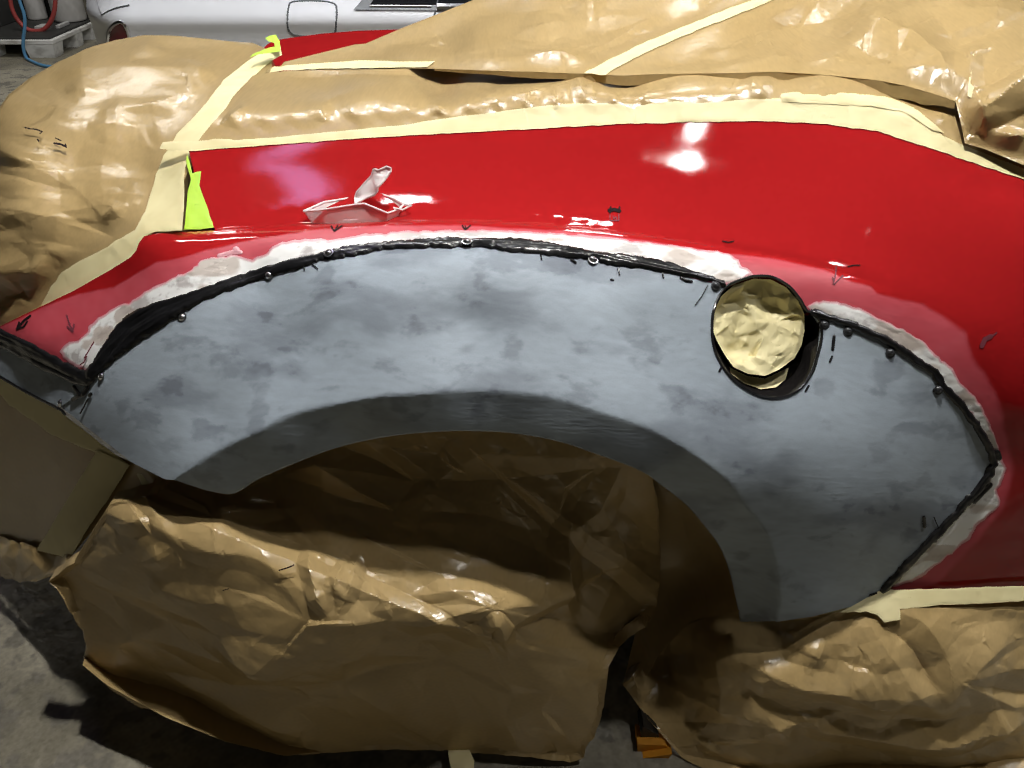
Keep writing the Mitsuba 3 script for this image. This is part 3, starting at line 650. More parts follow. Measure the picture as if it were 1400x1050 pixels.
# rear window and roof sheet with a hanging hem
PH = Surf([(385, 92, 2.05), (437, 75, 2.12), (500, 62, 2.15), (549, 41, 2.2), (595, 23, 2.24), (653, 0, 2.28), (560, 70, 1.98), (595, 97, 1.80), (640, 98, 1.73), (730, 101, 1.62), (850, 106, 1.55), (950, 104, 1.52), (1060, 102, 1.49), (1200, 112, 1.43), (1280, 132, 1.385), (1330, 166, 1.335), (1400, 130, 1.36), (1400, 180, 1.31), (1400, 226, 1.265), (1450, 240, 1.245), (700, 0, 2.15), (900, 0, 1.98), (1100, 0, 1.87), (1400, 0, 1.75), (1400, -30, 1.85), (700, -40, 2.3), (900, -40, 2.12), (1100, -40, 2.0), (650, 50, 1.92), (800, 55, 1.77), (1000, 50, 1.68), (1200, 50, 1.60), (1400, 70, 1.53), (1320, 198, 1.31)])
ph_rel = relief(facets(170, .020, 21, -.25, 2.2), facets(60, .011, 22, -.25, 2.6), facets(20, .0032, 23, -.2, 2.6), facets(11, .0013, 24, -.2, 2.8),
                ridges([([(700, 45), (775, 25)], .012, 16), ([(720, 80), (800, 85)], .012, 20), ([(780, 10), (830, 0)], .012, 14), ([(1140, 40), (1195, 42), (1260, 75), (1305, 138)], .022, 26), ([(1050, 85), (1170, 92)], .008, 14), ([(1140, 32), (1230, 22), (1320, 30), (1400, 40)], .014, 22), ([(1305, 138), (1334, 165), (1400, 130), (1450, 110)], .030, 16), ([(1316, 195), (1325, 180), (1334, 170)], -.02, 18), ([(1320, 65), (1319, 110), (1332, 160)], .008, 14), ([(610, 50), (700, 30)], .008, 20), ([(540, 92), (560, 66)], .006, 18), ([(1350, 205), (1400, 195)], .012, 14)]))
hem = [(595, 96.5), (640, 98), (700, 100.5), (730, 101), (800, 104), (850, 106.5), (880, 105), (920, 104), (1000, 103), (1060, 101.5), (1120, 105), (1200, 113), (1240, 121), (1280, 132.5), (1305, 141), (1312, 170), (1317, 198), (1345, 206), (1400, 229), (1455, 250)]
ph_poly = [(372, 99), (385, 92), (389, 87), (437, 75), (486, 63), (500, 62), (549, 41), (595, 23), (653, 0), (700, -22), (740, -40), (1455, -40)] + hem[::-1]
ph = sheet(ph_poly, PH, 3.0, ph_rel, off=.004, fade=22, calm=Polygon(TP_GAP).buffer(0).union(Polygon(TP_DIAG).buffer(0)))
hd = densify(spline(hem[:15], n=4), 3, False)
hv = PH.P(hd[:, 0], hd[:, 1]) + PH.N(hd[:, 0], hd[:, 1]) * .004
wv = np.interp(hd[:, 0], [595, 760, 900, 1060, 1200, 1305], [.004, .012, .022, .026, .03, .012])[:, None] * (0.8 + .4 * meshkit.fbm(np.stack([hd[:, 0] * .03, hd[:, 0] * 0, hd[:, 0] * 0], -1), 3, 9))[:, None]
hemm = cat(strip(hv, hv + wv * [0, -.25, -.95]), strip(hv + wv * [0, -.25, -.95], hv + wv * [0, .9, -1.25]))
t_ = obj('masking_paper', cat(ph, hemm, skirt_of(ph, np.array([0, .10, -.05])) if False else hemm), 'paper', smooth=4)
tag(t_, 'largest glossy brown masking paper sheet, over the rear window and roof at top right', 'masking paper')

# wheel cover
PW = Surf([(240, 640, 1.07), (320, 650, 1.06), (450, 605, 1.05), (640, 570, 1.07), (800, 590, 1.07), (920, 640, 1.03), (1000, 740, 1.10), (500, 660, 1.02), (640, 640, 1.03), (700, 660, 1.02), (600, 700, .975), (450, 700, .965), (850, 700, 1.05), (350, 735, .935), (520, 750, .925), (600, 756, .925), (700, 776, .925), (800, 770, .965), (880, 800, 1.04), (200, 700, .965), (150, 700, .99), (110, 740, 1.0), (260, 770, .925), (180, 760, .95), (300, 700, .96), (460, 852, .840), (600, 850, .840), (690, 835, .846), (300, 830, .905), (150, 800, .955), (85, 790, .985), (115, 905, .975), (200, 965, .93), (300, 1010, .885), (388, 1033, .862), (530, 1025, .864), (650, 1025, .866), (800, 1036, .86), (820, 990, .872), (828, 930, .892), (850, 880, .95), (890, 830, 1.03), (905, 760, 1.10), (600, 930, .846), (450, 940, .848), (300, 930, .895), (700, 930, .848), (780, 860, .90)])
pw_rel = relief(facets(150, .026, 31, .35, 2.0), facets(70, .017, 32, .4, 2.2), facets(30, .0045, 35, .5, 1.8), facets(13, .0010, 33, .4, 1.6),
                ridges([([(200, 712), (280, 742), (350, 760), (400, 790), (450, 838)], .007, 14), ([(412, 740), (428, 780), (450, 838)], .016, 12), ([(472, 760), (462, 790), (460, 828)], .012, 10), ([(490, 750), (480, 800), (465, 838)], .012, 10), ([(448, 849), (520, 850), (570, 862), (600, 852), (650, 835), (692, 813)], .012, 18), ([(570, 812), (640, 804), (692, 812)], .010, 14), ([(655, 878), (685, 862), (697, 918)], .016, 14), ([(780, 700), (782, 810), (800, 850)], .020, 18), ([(850, 640), (815, 700), (780, 725)], .012, 16), ([(300, 870), (450, 930), (560, 990)], .014, 22), ([(150, 855), (260, 885), (400, 905), (520, 890)], .012, 26), ([(860, 870), (845, 900), (815, 940)], .014, 16), ([(820, 690), (850, 760), (830, 860)], .010, 20), ([(140, 700), (190, 712), (205, 690)], .010, 14), ([(290, 700), (340, 690), (395, 680)], .008, 12), ([(230, 770), (215, 740)], .008, 16)]))
pw_poly = [(150, 690), (200, 676), (240, 640), (320, 655), (400, 615), (500, 583), (640, 570), (760, 584), (872, 626), (893, 655), (901, 700), (903, 760), (902, 800), (897, 830), (882, 858), (860, 872), (846, 885), (832, 912), (829, 940), (822, 980), (812, 1008), (801, 1022), (798, 1036), (780, 1042), (700, 1033), (610, 1026), (530, 1025), (450, 1029), (388, 1034), (300, 1011), (230, 982), (170, 950), (150, 938), (113, 909), (117, 880), (112, 862), (95, 835), (78, 805), (66, 795), (100, 770), (130, 720)]
pw = sheet(jag(pw_poly, .5, 10, 77), PW, 3.0, pw_rel, floor=True, fade=4)
t_ = obj('masking_paper', cat(pw, skirt_of(pw, np.array([0, .03, .0]))), 'paper', smooth=4)
tag(t_, 'crumpled brown masking paper hanging in front of the wheel under the grey arch', 'masking paper')

# sill sheet with its end tucked into the arch
PS = Surf([(1010, 850, 1.0), (1000, 880, .955), (1030, 835, 1.0), (1060, 850, .962), (1110, 843, .938), (1200, 815, .960), (1300, 815, .967), (1400, 812, .985), (1450, 812, 1.0), (1060, 950, .875), (1100, 890, .895), (1150, 900, .892), (1200, 880, .900), (1280, 950, .870), (1400, 900, .92), (1400, 1000, .875), (1300, 1020, .862), (1150, 1000, .862), (1080, 985, .862), (990, 990, .885), (980, 930, .925), (945, 1050, .86), (1000, 1090, .84), (1200, 1060, .855), (1450, 1090, .86), (900, 1000, .905), (855, 940, .965), (870, 850, 1.08), (900, 760, 1.15), (960, 800, 1.10), (940, 900, 1.03), (890, 900, 1.06), (990, 800, 1.06), (960, 720, 1.15)])
ps_rel = relief(facets(130, .022, 41, .1, 1.6), facets(70, .011, 42, .1, 1.8), facets(26, .0024, 43), facets(12, .0008, 44),
                ridges([([(1000, 900), (1060, 920), (1100, 935), (1155, 940), (1200, 955), (1230, 946), (1285, 965)], .020, 24), ([(1285, 965), (1340, 900), (1400, 870)], .014, 30), ([(1200, 845), (1250, 890), (1283, 955)], -.022, 20), ([(1085, 985), (1150, 992), (1270, 1008), (1400, 985)], .022, 16), ([(1180, 900), (1190, 915), (1150, 935)], .008, 28), ([(1066, 866), (1070, 900), (1100, 912), (1150, 920)], -.010, 18), ([(1100, 890), (1130, 905)], .012, 18), ([(950, 1010), (985, 1032)], .008, 8), ([(935, 800), (938, 900), (945, 960)], .014, 14), ([(910, 820), (915, 900)], .008, 10), ([(990, 870), (992, 940), (985, 990)], .010, 18), ([(1050, 975), (1090, 1010)], .012, 16)]))
ps_poly = [(1060, 842), (1110, 838), (1165, 826), (1200, 812), (1300, 815), (1400, 808), (1455, 806), (1455, 1095), (985, 1095), (945, 1050), (918, 1020), (885, 982), (862, 950), (851, 935), (862, 905), (885, 890), (905, 868), (925, 832), (950, 805), (985, 800), (1005, 815), (1030, 835)]
ps = sheet(ps_poly, PS, 3.0, ps_rel, floor=True, fade=4)
t_ = obj('masking_paper', cat(ps), 'paper', smooth=4)
PI = Surf([(880, 620, 1.15), (905, 690, 1.14), (960, 700, 1.13), (1010, 800, 1.03), (940, 780, 1.13), (890, 800, 1.13), (900, 880, 1.03), (860, 935, .99), (985, 840, 1.0)])
pin = sheet([(872, 610), (930, 640), (975, 705), (1008, 780), (1016, 836), (985, 842), (945, 850), (905, 890), (872, 940), (852, 938), (862, 890), (878, 820), (888, 760)], PI, 3.5, relief(facets(60, .008, 45, 1.4, 2.4), facets(24, .002, 46, 1.4, 2.0)))
obj('inner_fold', pin, 'paper', t_, smooth=4)
tag(t_, 'creased brown masking paper draped from the sill to the floor at bottom right', 'masking paper')

# lower rear bumper sheet
PQ = Surf([(-30, 520, 1.34), (0, 530, 1.31), (100, 600, 1.16), (200, 660, 1.07), (0, 640, 1.30), (0, 730, 1.27), (60, 700, 1.19), (100, 750, 1.10), (130, 720, 1.08), (200, 680, 1.06), (140, 640, 1.11)])
pq_rel = relief(facets(140, .004, 51), facets(40, .0012, 52))
pq = sheet([(-12, 518), (0, 528), (70, 580), (135, 612), (180, 632), (222, 655), (226, 662), (205, 680), (180, 687), (150, 690), (130, 720), (97, 760), (55, 752), (20, 742), (0, 735), (-12, 728)], PQ, 3.5, pq_rel)
t_ = obj('masking_paper', pq, 'paper', smooth=4)
tag(t_, 'flat dark brown masking paper over the lower rear bumper at far left', 'masking paper')
PQ2 = Surf([(0, 735, 1.255), (60, 750, 1.16), (115, 765, 1.07), (130, 785, 1.05), (70, 790, 1.10), (0, 792, 1.22), (30, 765, 1.17), (90, 775, 1.07)])
pq2 = sheet(jag([(-12, 728), (20, 740), (60, 750), (95, 757), (118, 766), (128, 780), (112, 790), (75, 786), (50, 795), (25, 798), (0, 790), (-12, 790)], 1.2, 8, 5), PQ2, 2.2, relief(facets(34, .010, 61), facets(12, .003, 62)))
obj('hem', pq2, 'paper', t_, smooth=15)
# curled offcut edge under the wheel cover: paler folded edge, bottom left
PF = Surf([(115, 905, .948), (130, 895, .985), (200, 960, .890), (230, 935, .93), (300, 1005, .846), (330, 985, .885), (388, 1033, .838), (380, 1015, .862), (440, 1028, .85)])
pf = sheet([(118, 893), (140, 893), (175, 905), (230, 935), (290, 965), (345, 995), (395, 1020), (440, 1028), (388, 1034), (300, 1011), (230, 982), (170, 950), (150, 938), (113, 909)], PF, 3.0, facets(60, .002, 63), floor=True)
obj('folded_edge', pf, 'paper', 'masking_paper_003', smooth=30)
scene_keys_masking = [k for k in scene if k.startswith('masking_paper')]

# ------------------------------------------------------------------ tapes
def tape(poly, surf, label, off=.006, mat='tape', seed=0, amp=.0016, step=2.5, rise=2.0):
    m_ = pad(jag(poly, .35, 9, seed), surf, .0005, rise, step, off=off, noise=amp * .35, freq=.06, seed=seed)
    return tag(obj('masking_tape', m_, mat, smooth=28), label, 'tape')
tape([(218, 204), (223, 195), (232, 194), (271, 193.5), (300, 190.5), (328, 192), (371, 189), (464, 180), (557, 171), (603, 163), (700, 151), (753, 144), (779, 142), (846, 142), (868, 150), (872, 169), (860, 169.5), (760, 175.5), (700, 178.5), (500, 189.5), (350, 200.5), (258, 207.5), (235, 206)], PB, 'long pale yellow tape along the upper edge of the red panel, left half', .0013, seed=1)
tape([(868, 147), (887, 142), (923, 139), (959, 142), (1000, 138), (1063, 133), (1128, 130), (1217, 138), (1243, 150), (1289, 187), (1317, 199), (1400, 232), (1455, 254), (1455, 266), (1400, 246), (1330, 223.5), (1270, 203), (1200, 180.5), (1130, 170.5), (1050, 166.5), (950, 167.5), (866, 170)], PB, 'wide pale yellow tape along the upper edge of the red panel, right half', .0013, seed=2, amp=.003)
tape([(1064, 128), (1068, 112), (1110, 118), (1160, 127), (1217, 136), (1250, 150), (1290, 183), (1275, 180), (1235, 155), (1190, 147), (1120, 143), (1070, 140)], PB, 'second layer of creased tape over the right half of the belt tape', .0030, seed=3, amp=.004)
# tape down the end of the quarter panel
tape(TP_END, PL, 'pale yellow tape running down the left end of the red quarter panel', .0026, seed=4, amp=.003)
tape(TP_GAP, PH, 'narrow yellow tape strip between the two brown sheets, beside the far red panel', .0065, seed=5)
tape(TP_DIAG, PH, 'long straight yellow tape strip running diagonally up the brown roof sheet', .0056, seed=6, amp=.0008)
tape([(1319, 106), (1313, 103), (1324, 91), (1328, 96), (1323, 108), (1321, 130), (1330, 140), (1335, 163), (1326, 150), (1316, 145), (1319, 125)], PH, 'small crumpled scrap of tape stuck on the roof sheet near the deep fold', .022, seed=61, amp=.004, rise=1)
# green tape
PG = Surf([(x, y, M.y(x, y) + .004) for x, y in [(262, 230), (262, 280), (285, 260), (294, 310), (262, 312), (330, 260)]])
tape([(257, 214), (260, 222), (264, 239), (276, 236), (274, 256), (283, 280), (294, 314), (274, 316), (253, 316), (256, 285), (258, 262), (262, 248), (255, 222)], PG, 'bright green tape at the left end of the red quarter panel', .004, 'green_tape', 7, .003)
tape([(366, 70), (372, 66), (381, 64), (385, 74), (386, 88), (375, 90), (355, 93), (344, 97), (352, 90), (368, 84), (378, 82), (378, 77), (370, 74)], PL, 'bright green tape beside the far red panel', .03, 'green_tape', 8, .004)
# lower bumper tapes
tape([(-12, 505), (0, 511), (30, 531), (85, 560), (130, 595), (175, 630), (222, 656), (180, 633), (150, 622), (135, 617), (75, 593), (18, 553), (0, 533), (-12, 520)], PQ, 'olive tape along the lower edge of the grey bumper corner', .006, seed=9, amp=.001)
tape([(139, 613), (160, 622), (183, 633), (155, 680), (130, 716), (105, 757), (95, 760), (78, 756), (57, 751), (95, 688)], PQ, 'wide flat tape strip slanting across the dark paper at lower left', .009, seed=10, amp=.0006)
tape([(192, 644), (199, 645), (212, 661), (203, 666)], PQ, 'small torn tape scrap at the corner of the dark paper under the flare', .009, seed=11, amp=.0006, rise=1)
# sill tape
tape([(1066, 850), (1110, 843), (1165, 829), (1203, 807), (1225, 808), (1300, 804.5), (1400, 800), (1455, 797), (1455, 818), (1400, 820), (1340, 825), (1280, 828), (1226, 834), (1226, 848), (1205, 852), (1195, 842), (1180, 838), (1140, 839), (1105, 845), (1080, 853)], PS, 'yellow tape along the sill under the red door side', .012, seed=12, amp=.002)
k_st = tape([(612, 1022), (640, 1022), (648, 1040), (648, 1075), (620, 1075)], Surf([(612, 1020, .875), (648, 1022, .875), (615, 1080, .805), (648, 1080, .805), (630, 1050, .835)]), 'loose end of tape hanging below the wheel paper at the bottom edge', .001, seed=13, amp=.0004)

# yellow paper stuffed into the fuel filler
YC = [(974, 450), (977, 424), (986, 405), (1003, 390), (1030, 381), (1054, 382), (1075, 393), (1091, 411), (1100, 430), (1100, 452), (1096, 472), (1086, 490), (1066, 505), (1046, 514), (1022, 511), (1003, 502), (994, 490), (990, 484), (980, 466)]
YS = Surf([(x, y, M.y(x, y) + o) for x, y, o in [(974, 450, .003), (986, 405, .003), (1030, 381, .001), (1075, 393, .001), (1100, 430, .003), (1096, 472, .012), (1066, 505, .012), (1022, 511, .008), (990, 484, .004), (995, 415, .016), (1025, 408, .017), (1055, 411, .018), (1082, 430, .015), (1010, 460, .022), (1040, 460, .018), (1080, 465, .020), (1000, 480, .022), (1040, 495, .010), (1065, 480, .012)]])
ys = sheet(YC, YS, 2.0, relief(facets(36, .0085, 71), facets(15, .0042, 72), facets(8, .0015, 74), ridges([([(990, 440), (1030, 412), (1060, 410)], .004, 8), ([(1030, 415), (1032, 455)], .003, 6), ([(992, 485), (1020, 490), (1045, 470)], -.006, 12), ([(1012, 465), (1025, 470)], .006, 8)])), fade=5)
tag(obj('filler_plug', ys, 'tape', smooth=14), 'crumpled yellow masking tape stuffed into the round fuel filler hole', 'tape plug')
yl = sheet([(988, 495), (1003, 505), (1022, 514), (1046, 517), (1066, 508), (1078, 503), (1074, 519), (1062, 529), (1040, 532), (1018, 524), (1002, 513)], Surf([(x, y, M.y(x, y) + o) for x, y, o in [(988, 495, .022), (1022, 513, .034), (1066, 507, .034), (1074, 520, .026), (1040, 532, .016), (1005, 515, .014)]]), 2.5, facets(20, .001, 73))
obj('lining', yl, 'tape', 'filler_plug', smooth=30)

# ------------------------------------------------------------------ pen marks on the paper
def pmark(pts, w, surf, parent, off):
    obj('pen_mark', pad(stroke(pts, w), surf, .0001, 1, 1.2, off=off), 'ink', parent)
for pts, w in [([(41, 184), (48, 186), (56, 187), (63, 190)], 1.6), ([(63, 190), (60, 193)], 1.4), ([(57, 201), (58, 203)], 2), ([(80, 199), (87, 202)], 1.6), ([(78, 206), (86, 207), (93, 210)], 2.8), ([(93, 207), (94, 211)], 2)]:
    pmark(pts, w, PL, 'masking_paper', .016)
for pts, w in [([(390, 778), (400, 776), (409, 773)], 1.6), ([(314, 798), (322, 796)], 1.2)]:
    pmark(pts, w, PW, 'masking_paper_003', .018)

# ------------------------------------------------------------------ clear container behind the crest
cont = 'plastic_container'
rimp = [(415, 289, 1.285), (443, 276.5, 1.325), (484, 270, 1.345), (523, 266, 1.345), (540, 272, 1.325), (552, 279.5, 1.305), (546, 286, 1.285), (530, 291.5, 1.27), (514, 285, 1.272), (498, 278.5, 1.278), (484, 280, 1.28), (440, 287, 1.28)]
R3 = np.array([at(x, y, y=d_) for x, y, d_ in rimp])
base = [(427, 306, 1.282), (450, 296, 1.312), (486, 292, 1.325), (520, 290, 1.325), (535, 294, 1.31), (544, 300, 1.295), (543, 305, 1.28), (528, 308, 1.268), (513, 308, 1.268), (498, 308, 1.27), (484, 308, 1.272), (450, 308, 1.275)]
B3 = np.array([at(x, y, y=d_) for x, y, d_ in base])
rl, bl = np.vstack([R3, R3[:1]]), np.vstack([B3, B3[:1]])
walls = strip(rl, bl)
obj('tray', cat(walls, tmesh(np.vstack([B3, B3.mean(0)]), np.array([[i, (i + 1) % 12, 12] for i in range(12)]))), 'clear_plastic', cont, smooth=25)
obj('rim', tube(rl, .0020, 6, caps=False), 'cloudy_plastic', cont, smooth=40)
LD = Surf([(485, 270, 1.335), (486, 279, 1.30), (511, 267, 1.30), (517, 256, 1.295), (530, 241, 1.305), (535, 230, 1.31), (510, 232, 1.335), (508, 240, 1.335), (487, 263, 1.335)])
LIDP = [(485, 270), (487.5, 263), (498, 251), (508, 240), (510, 232), (514, 231), (517, 233), (529, 227.5), (535, 230), (534, 235), (530, 241), (523, 250), (517, 256), (516, 262), (511.5, 267), (500, 271), (486, 279)]
ld = sheet(LIDP, LD, 1.5, facets(12, .002, 81))
obj('lid', ld, 'cloudy_plastic', cont, smooth=20)
lp3 = LD.P(np.array(LIDP)[:, 0], np.array(LIDP)[:, 1])
obj('lid_rim', tube(np.vstack([lp3, lp3[:1]]), .0016, 5, caps=False), 'cloudy_plastic', cont, smooth=40)
obj('latch', tube(np.array([at(538, 284, y=1.283), at(550, 287, y=1.28), at(562, 281, y=1.288), at(553, 280, y=1.30)]), .002, 5), 'cloudy_plastic', cont)
tag(cont, 'small clear plastic box with its lid open, lying behind the crest of the red fender', 'container')

# ------------------------------------------------------------------ white car behind
wc = 'white_car'
tag(wc, 'white car parked behind the masked red car', 'car')
def wpt(px, py, y=3.3):
    q_ = at(px, py, y=y); return q_[0], q_[2]
# side: grid in x and z
xs = np.concatenate([np.linspace(-1.64, -1.40, 16), np.linspace(-1.38, 2.6, 72)])
zs = np.linspace(0.22, 0.98, 44)
X, Z = np.meshgrid(xs, zs)
Yc = 3.30 + 0.10 * sstep(.78, 1.0, Z) ** 1.2 + 0.05 * sstep(.55, .2, Z) - 0.018 * np.exp(-((Z - .80) / .035) ** 2) + 0.010 * sstep(.74, .66, Z)
edge = np.clip((-1.40 - X) / .24, 0, 1)
Yc = Yc + 0.20 * edge ** 2.2
Xc = X
i, j = np.meshgrid(np.arange(len(zs) - 1), np.arange(len(xs) - 1), indexing='ij')
w_ = len(xs)
qf = np.stack([i * w_ + j, i * w_ + j + 1, (i + 1) * w_ + j + 1, (i + 1) * w_ + j], -1).reshape(-1, 4)
side = tmesh(np.stack([Xc, Yc, Z], -1).reshape(-1, 3), np.vstack([qf[:, [0, 1, 2]], qf[:, [0, 2, 3]]]))
def ysurf(x, z):
    e = np.clip((-1.40 - x) / .24, 0, 1)
    return 3.30 + 0.10 * sstep(.78, 1.0, z) ** 1.2 + 0.05 * sstep(.55, .2, z) - 0.018 * np.exp(-((z - .80) / .035) ** 2) + 0.010 * sstep(.74, .66, z) + .20 * e ** 2.2
rear = strip(np.stack([Xc[:, 0], Yc[:, 0], Z[:, 0]], 1), np.stack([Xc[:, 0] - .06, Yc[:, 0] + .4, Z[:, 0]], 1))
rear2 = strip(np.stack([Xc[:, 0] - .06, Yc[:, 0] + .4, Z[:, 0]], 1), np.stack([Xc[:, 0], Yc[:, 0] + 1.3, Z[:, 0]], 1))
deck = strip(np.stack([Xc[-1], Yc[-1], Z[-1]], 1), np.stack([Xc[-1], Yc[-1] + 1.4, Z[-1] + .02], 1))
obj('body', cat(side, rear, rear2, deck), 'white_paint', wc, smooth=40)
def on_side(pts2, off):
    p = np.asarray(pts2, float)
    return np.stack([p[:, 0], ysurf(p[:, 0], p[:, 1]) - off, p[:, 1]], 1)
def side_patch(poly2, off, step=.012):
    q_, f_, d_ = tri2d(Polygon(poly2), step)
    return tmesh(on_side(q_, off), f_[:, ::-1])
def px_side(pts):
    out = []
    for x, y in pts:
        d_ = 3.3
        for _ in range(6):
            w2 = wpt(x, y, d_); d_ = float(ysurf(*w2))
        out.append(w2)
    return np.array(out)
fd = px_side(spline([(399, 3), (420, 1), (445, 2), (458, 6), (460.5, 15), (459.5, 30), (457, 45), (440, 49), (412, 49), (400, 46), (394, 38), (393.5, 22), (395, 10)], True, 6))
obj('fuel_door', side_patch(fd, .0035), 'white_paint', wc, smooth=40)
obj('fuel_door_seam', tube(on_side(np.vstack([fd, fd[:1]]), .002), .0038, 6, caps=False), 'seam_gray', wc)
tlr = spline([(148.5, 66), (148.5, 50), (151, 40), (157, 33), (164, 30), (169, 31), (174, 38), (177, 48), (178, 60), (176, 72), (165, 78), (154, 76)], True, 5)
tl2 = px_side(tlr)
def yoff(p, off):
    return on_side(p, off)
lens = side_patch(tl2, .006, .008)
kt = obj('tail_light', lens, 'tail_lens', wc, smooth=40)
obj('bezel', tube(on_side(np.vstack([tl2, tl2[:1]]), .006), .007, 6, caps=False), 'chrome', kt, smooth=50)
# side window and trims
win = px_side([(505, 6), (512, -3), (520, -14), (560, -40), (720, -60), (800, -60), (800, 6)])
obj('side_window', side_patch(win, .004, .03), 'window_glass', wc, smooth=40)
tr = px_side([(484, 12.5), (498, -4), (512, -20), (522, -20), (513, -4), (506, 7), (590, 7), (800, 7), (800, 14), (597, 13.5), (560, 13)])
obj('window_trim', side_patch(tr, .010, .012), 'trim_gray', wc, smooth=40)
obj('trim_strip', tube(on_side(px_side([(506, 7), (590, 7.5)]), .014), .0035, 6), 'chrome', wc)
obj('trim_strip', tube(on_side(px_side([(598, 8), (700, 8), (800, 8)]), .016), .012, 6), 'chrome', wc)
obj('door_seam', tube(on_side(px_side([(599, -2), (597, 10), (593, 24), (590, 40), (588, 70)]), .0015), .004, 6), 'seam_gray', wc)
obj('bumper_seam', tube(on_side(px_side([(139, 20), (150, 14), (162, 10), (177, 7)]), .002), .0035, 6), 'seam_gray', wc)
lid_px = px_side([(130, -12), (176, -12), (176, 6), (160, 9), (148, 14), (140, 19), (136, 10)])
obj('boot_lid', side_patch(lid_px, .006, .012), 'white_paint', wc, smooth=40)

# ------------------------------------------------------------------ pallet with gas cylinders, hoses (far left)
pal = 'pallet'
tag(pal, 'white plastic pallet with a black mat on the floor at far left', 'pallet')
px1, py0, py1 = -3.38, 6.52, 7.62
obj('deck', bbox(-4.6, px1, py0, py1, .095, .125), 'pallet_plastic', pal, smooth=30)
obj('mat', bbox(-4.55, px1 - .03, py0 + .03, py1 - .05, .126, .138), 'mat_black', pal, smooth=30)
for fx0, fx1, fy0, fy1 in [(-3.60, px1 - .002, py0 + .002, py0 + .16), (-3.52, px1 - .002, 6.90, 7.02), (-3.52, px1 - .002, 7.20, 7.30), (-3.56, px1 - .002, 7.46, 7.60), (-3.98, -3.82, py0 + .002, py0 + .16), (-4.58, -4.36, py0 + .002, py0 + .16)]:
    a = np.array([[fx0, fy0], [fx1, fy0], [fx1, fy1], [fx0, fy1]]); c = a.mean(0)
    low = c + (a - c) * .86
    v = np.vstack([np.c_[a, np.full(4, .094)], np.c_[low, np.full(4, .001)]])
    obj('foot', trimesh.convex.convex_hull(v), 'pallet_plastic', pal, smooth=20)
def capped(r, z0, z1, c, rb=.02):
    prof = [(0, z0), (r - rb, z0), (r - rb * .3, z0 + rb * .3), (r, z0 + rb), (r, z1 - .06), (r * .8, z1 - .02), (r * .4, z1), (0, z1)]
    m_ = trimesh.creation.revolve(np.array(prof), sections=40)
    m_.apply_translation([c[0], c[1], 0]); return m_
tag(obj('gas_cylinder', capped(.125, .139, 1.3, (-3.56, 7.25)), 'tank_paint', smooth=35), 'wide pale grey gas cylinder standing on the pallet', 'gas cylinder')
tag(obj('gas_cylinder', capped(.075, .139, 1.2, (-3.86, 7.33), .012), 'tank_paint', smooth=35), 'slimmer pale cylinder behind the red hose', 'gas cylinder')
tag(obj('gas_cylinder', capped(.10, .139, 1.3, (-4.42, 7.45), .012), 'tank_paint', smooth=35), 'grey cylinder cut off by the left edge of the photo', 'gas cylinder')
ca = 'welding_cart'
tag(ca, 'black machine cabinet standing on the pallet between the cylinders', 'machine')
obj('cabinet', cat(bbox(-4.24, -3.98, 6.98, 7.52, .139, 1.1), bbox(-3.96, -3.72, 7.44, 7.56, .139, 1.0)), 'mat_black', ca)
obj('side_plate', bbox(-4.20, -4.02, 6.97, 6.979, .2, .9), 'black_plastic', ca)
for (xx, yy, w2, d2, lab) in [(-3.62, 6.90, .035, .06, 'small grey metal block on the black pallet mat beside the red hose'), (-3.50, 6.98, .015, .09, 'thin grey bar on the black pallet mat near the wide cylinder')]:
    tag(obj('metal_block', bbox(xx - w2, xx + w2, yy - d2, yy + d2, .139, .165), 'light_gray', smooth=30), lab, 'block')
rh = spline([(13, -12), (16, 10), (24, 27), (36, 39), (48, 42.5), (60, 40), (70, 28), (75, 10), (76, -12)], n=8)
tag(obj('red_hose', tube(np.array([at(x, y, y=6.8) for x, y in rh]), .016, 8), 'red_rubber', smooth=50), 'red rubber hose hanging in a loop in front of the cylinders', 'hose')
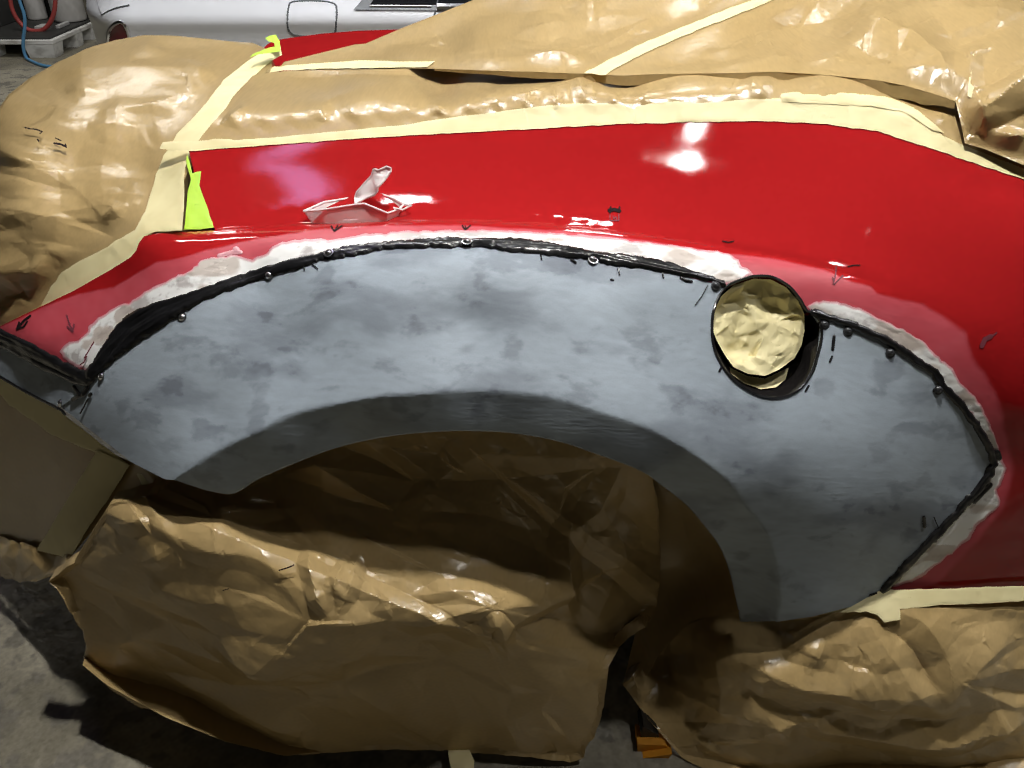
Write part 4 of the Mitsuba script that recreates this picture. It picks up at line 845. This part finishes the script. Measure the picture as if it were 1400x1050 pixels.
bh = spline([(23, -10), (28, 5), (33, 20), (34, 35), (32, 52), (32, 66), (36, 79), (46, 87), (60, 90.5), (90, 92)], n=8)
bz = np.interp(np.arange(len(bh)), [0, len(bh) * .68, len(bh) - 1], [6.45, 6.45, 6.1])
bhp = np.array([at(x, y, y=w2) for (x, y), w2 in zip(bh, bz)]); bhp[:, 2] = np.maximum(bhp[:, 2], .01)
tag(obj('blue_hose', tube(bhp, .012, 8), 'blue_rubber', smooth=50), 'thin blue air hose hanging over the pallet down to the floor', 'hose')
# near-black box shape in the background
wb = 'dark_box'
tag(wb, 'dark box shape beside the rear of the white car', 'cabinet')
obj('carcass', bbox(-3.6, -2.3, 8.4, 9.0, .0, 1.4), 'near_black', wb)
obj('shelf', bbox(-3.55, -2.35, 8.33, 8.399, .10, .13), 'trim_gray', wb)
wb0 = at(np.array([128., 138.]), np.array([32., 20.]), y=5.4)
tag(obj('white_bracket', cat(bbox(wb0[0, 0], wb0[1, 0], 5.4, 5.5, wb0[1, 2] - .022, wb0[1, 2]), bbox(wb0[1, 0] - .02, wb0[1, 0], 5.4, 5.5, wb0[0, 2] - .05, wb0[1, 2] - .023)), 'pallet_plastic'), 'small white bracket sticking out beside the rear corner of the white car', 'bracket')

# ------------------------------------------------------------------ orange tool on the floor
to = 'floor_tool'
tag(to, 'orange and black tool lying on the dark floor under the sill paper', 'tool')
def prism_px(poly, y, zthick):
    p3 = np.array([at(x, y_, y=y) for x, y_ in poly])
    p4 = p3 + [0, .04, 0.0]
    return trimesh.convex.convex_hull(np.vstack([p3, p4]))
obj('shell', cat(prism_px([(872, 1018), (882, 1020), (895, 1022), (910, 1019), (919, 1029), (905, 1033), (885, 1036), (871, 1036)], .885, .03)), 'orange_plastic', to)
obj('foot_bar', prism_px([(871, 1038), (885, 1039), (905, 1035), (919, 1031), (912, 1039), (885, 1044), (874, 1042)], .872, .02), 'orange_plastic', to)
obj('grip', prism_px([(875, 1000), (880, 994), (900, 1005), (905, 1018), (893, 1020), (878, 1017)], .90, .03), 'black_plastic', to)
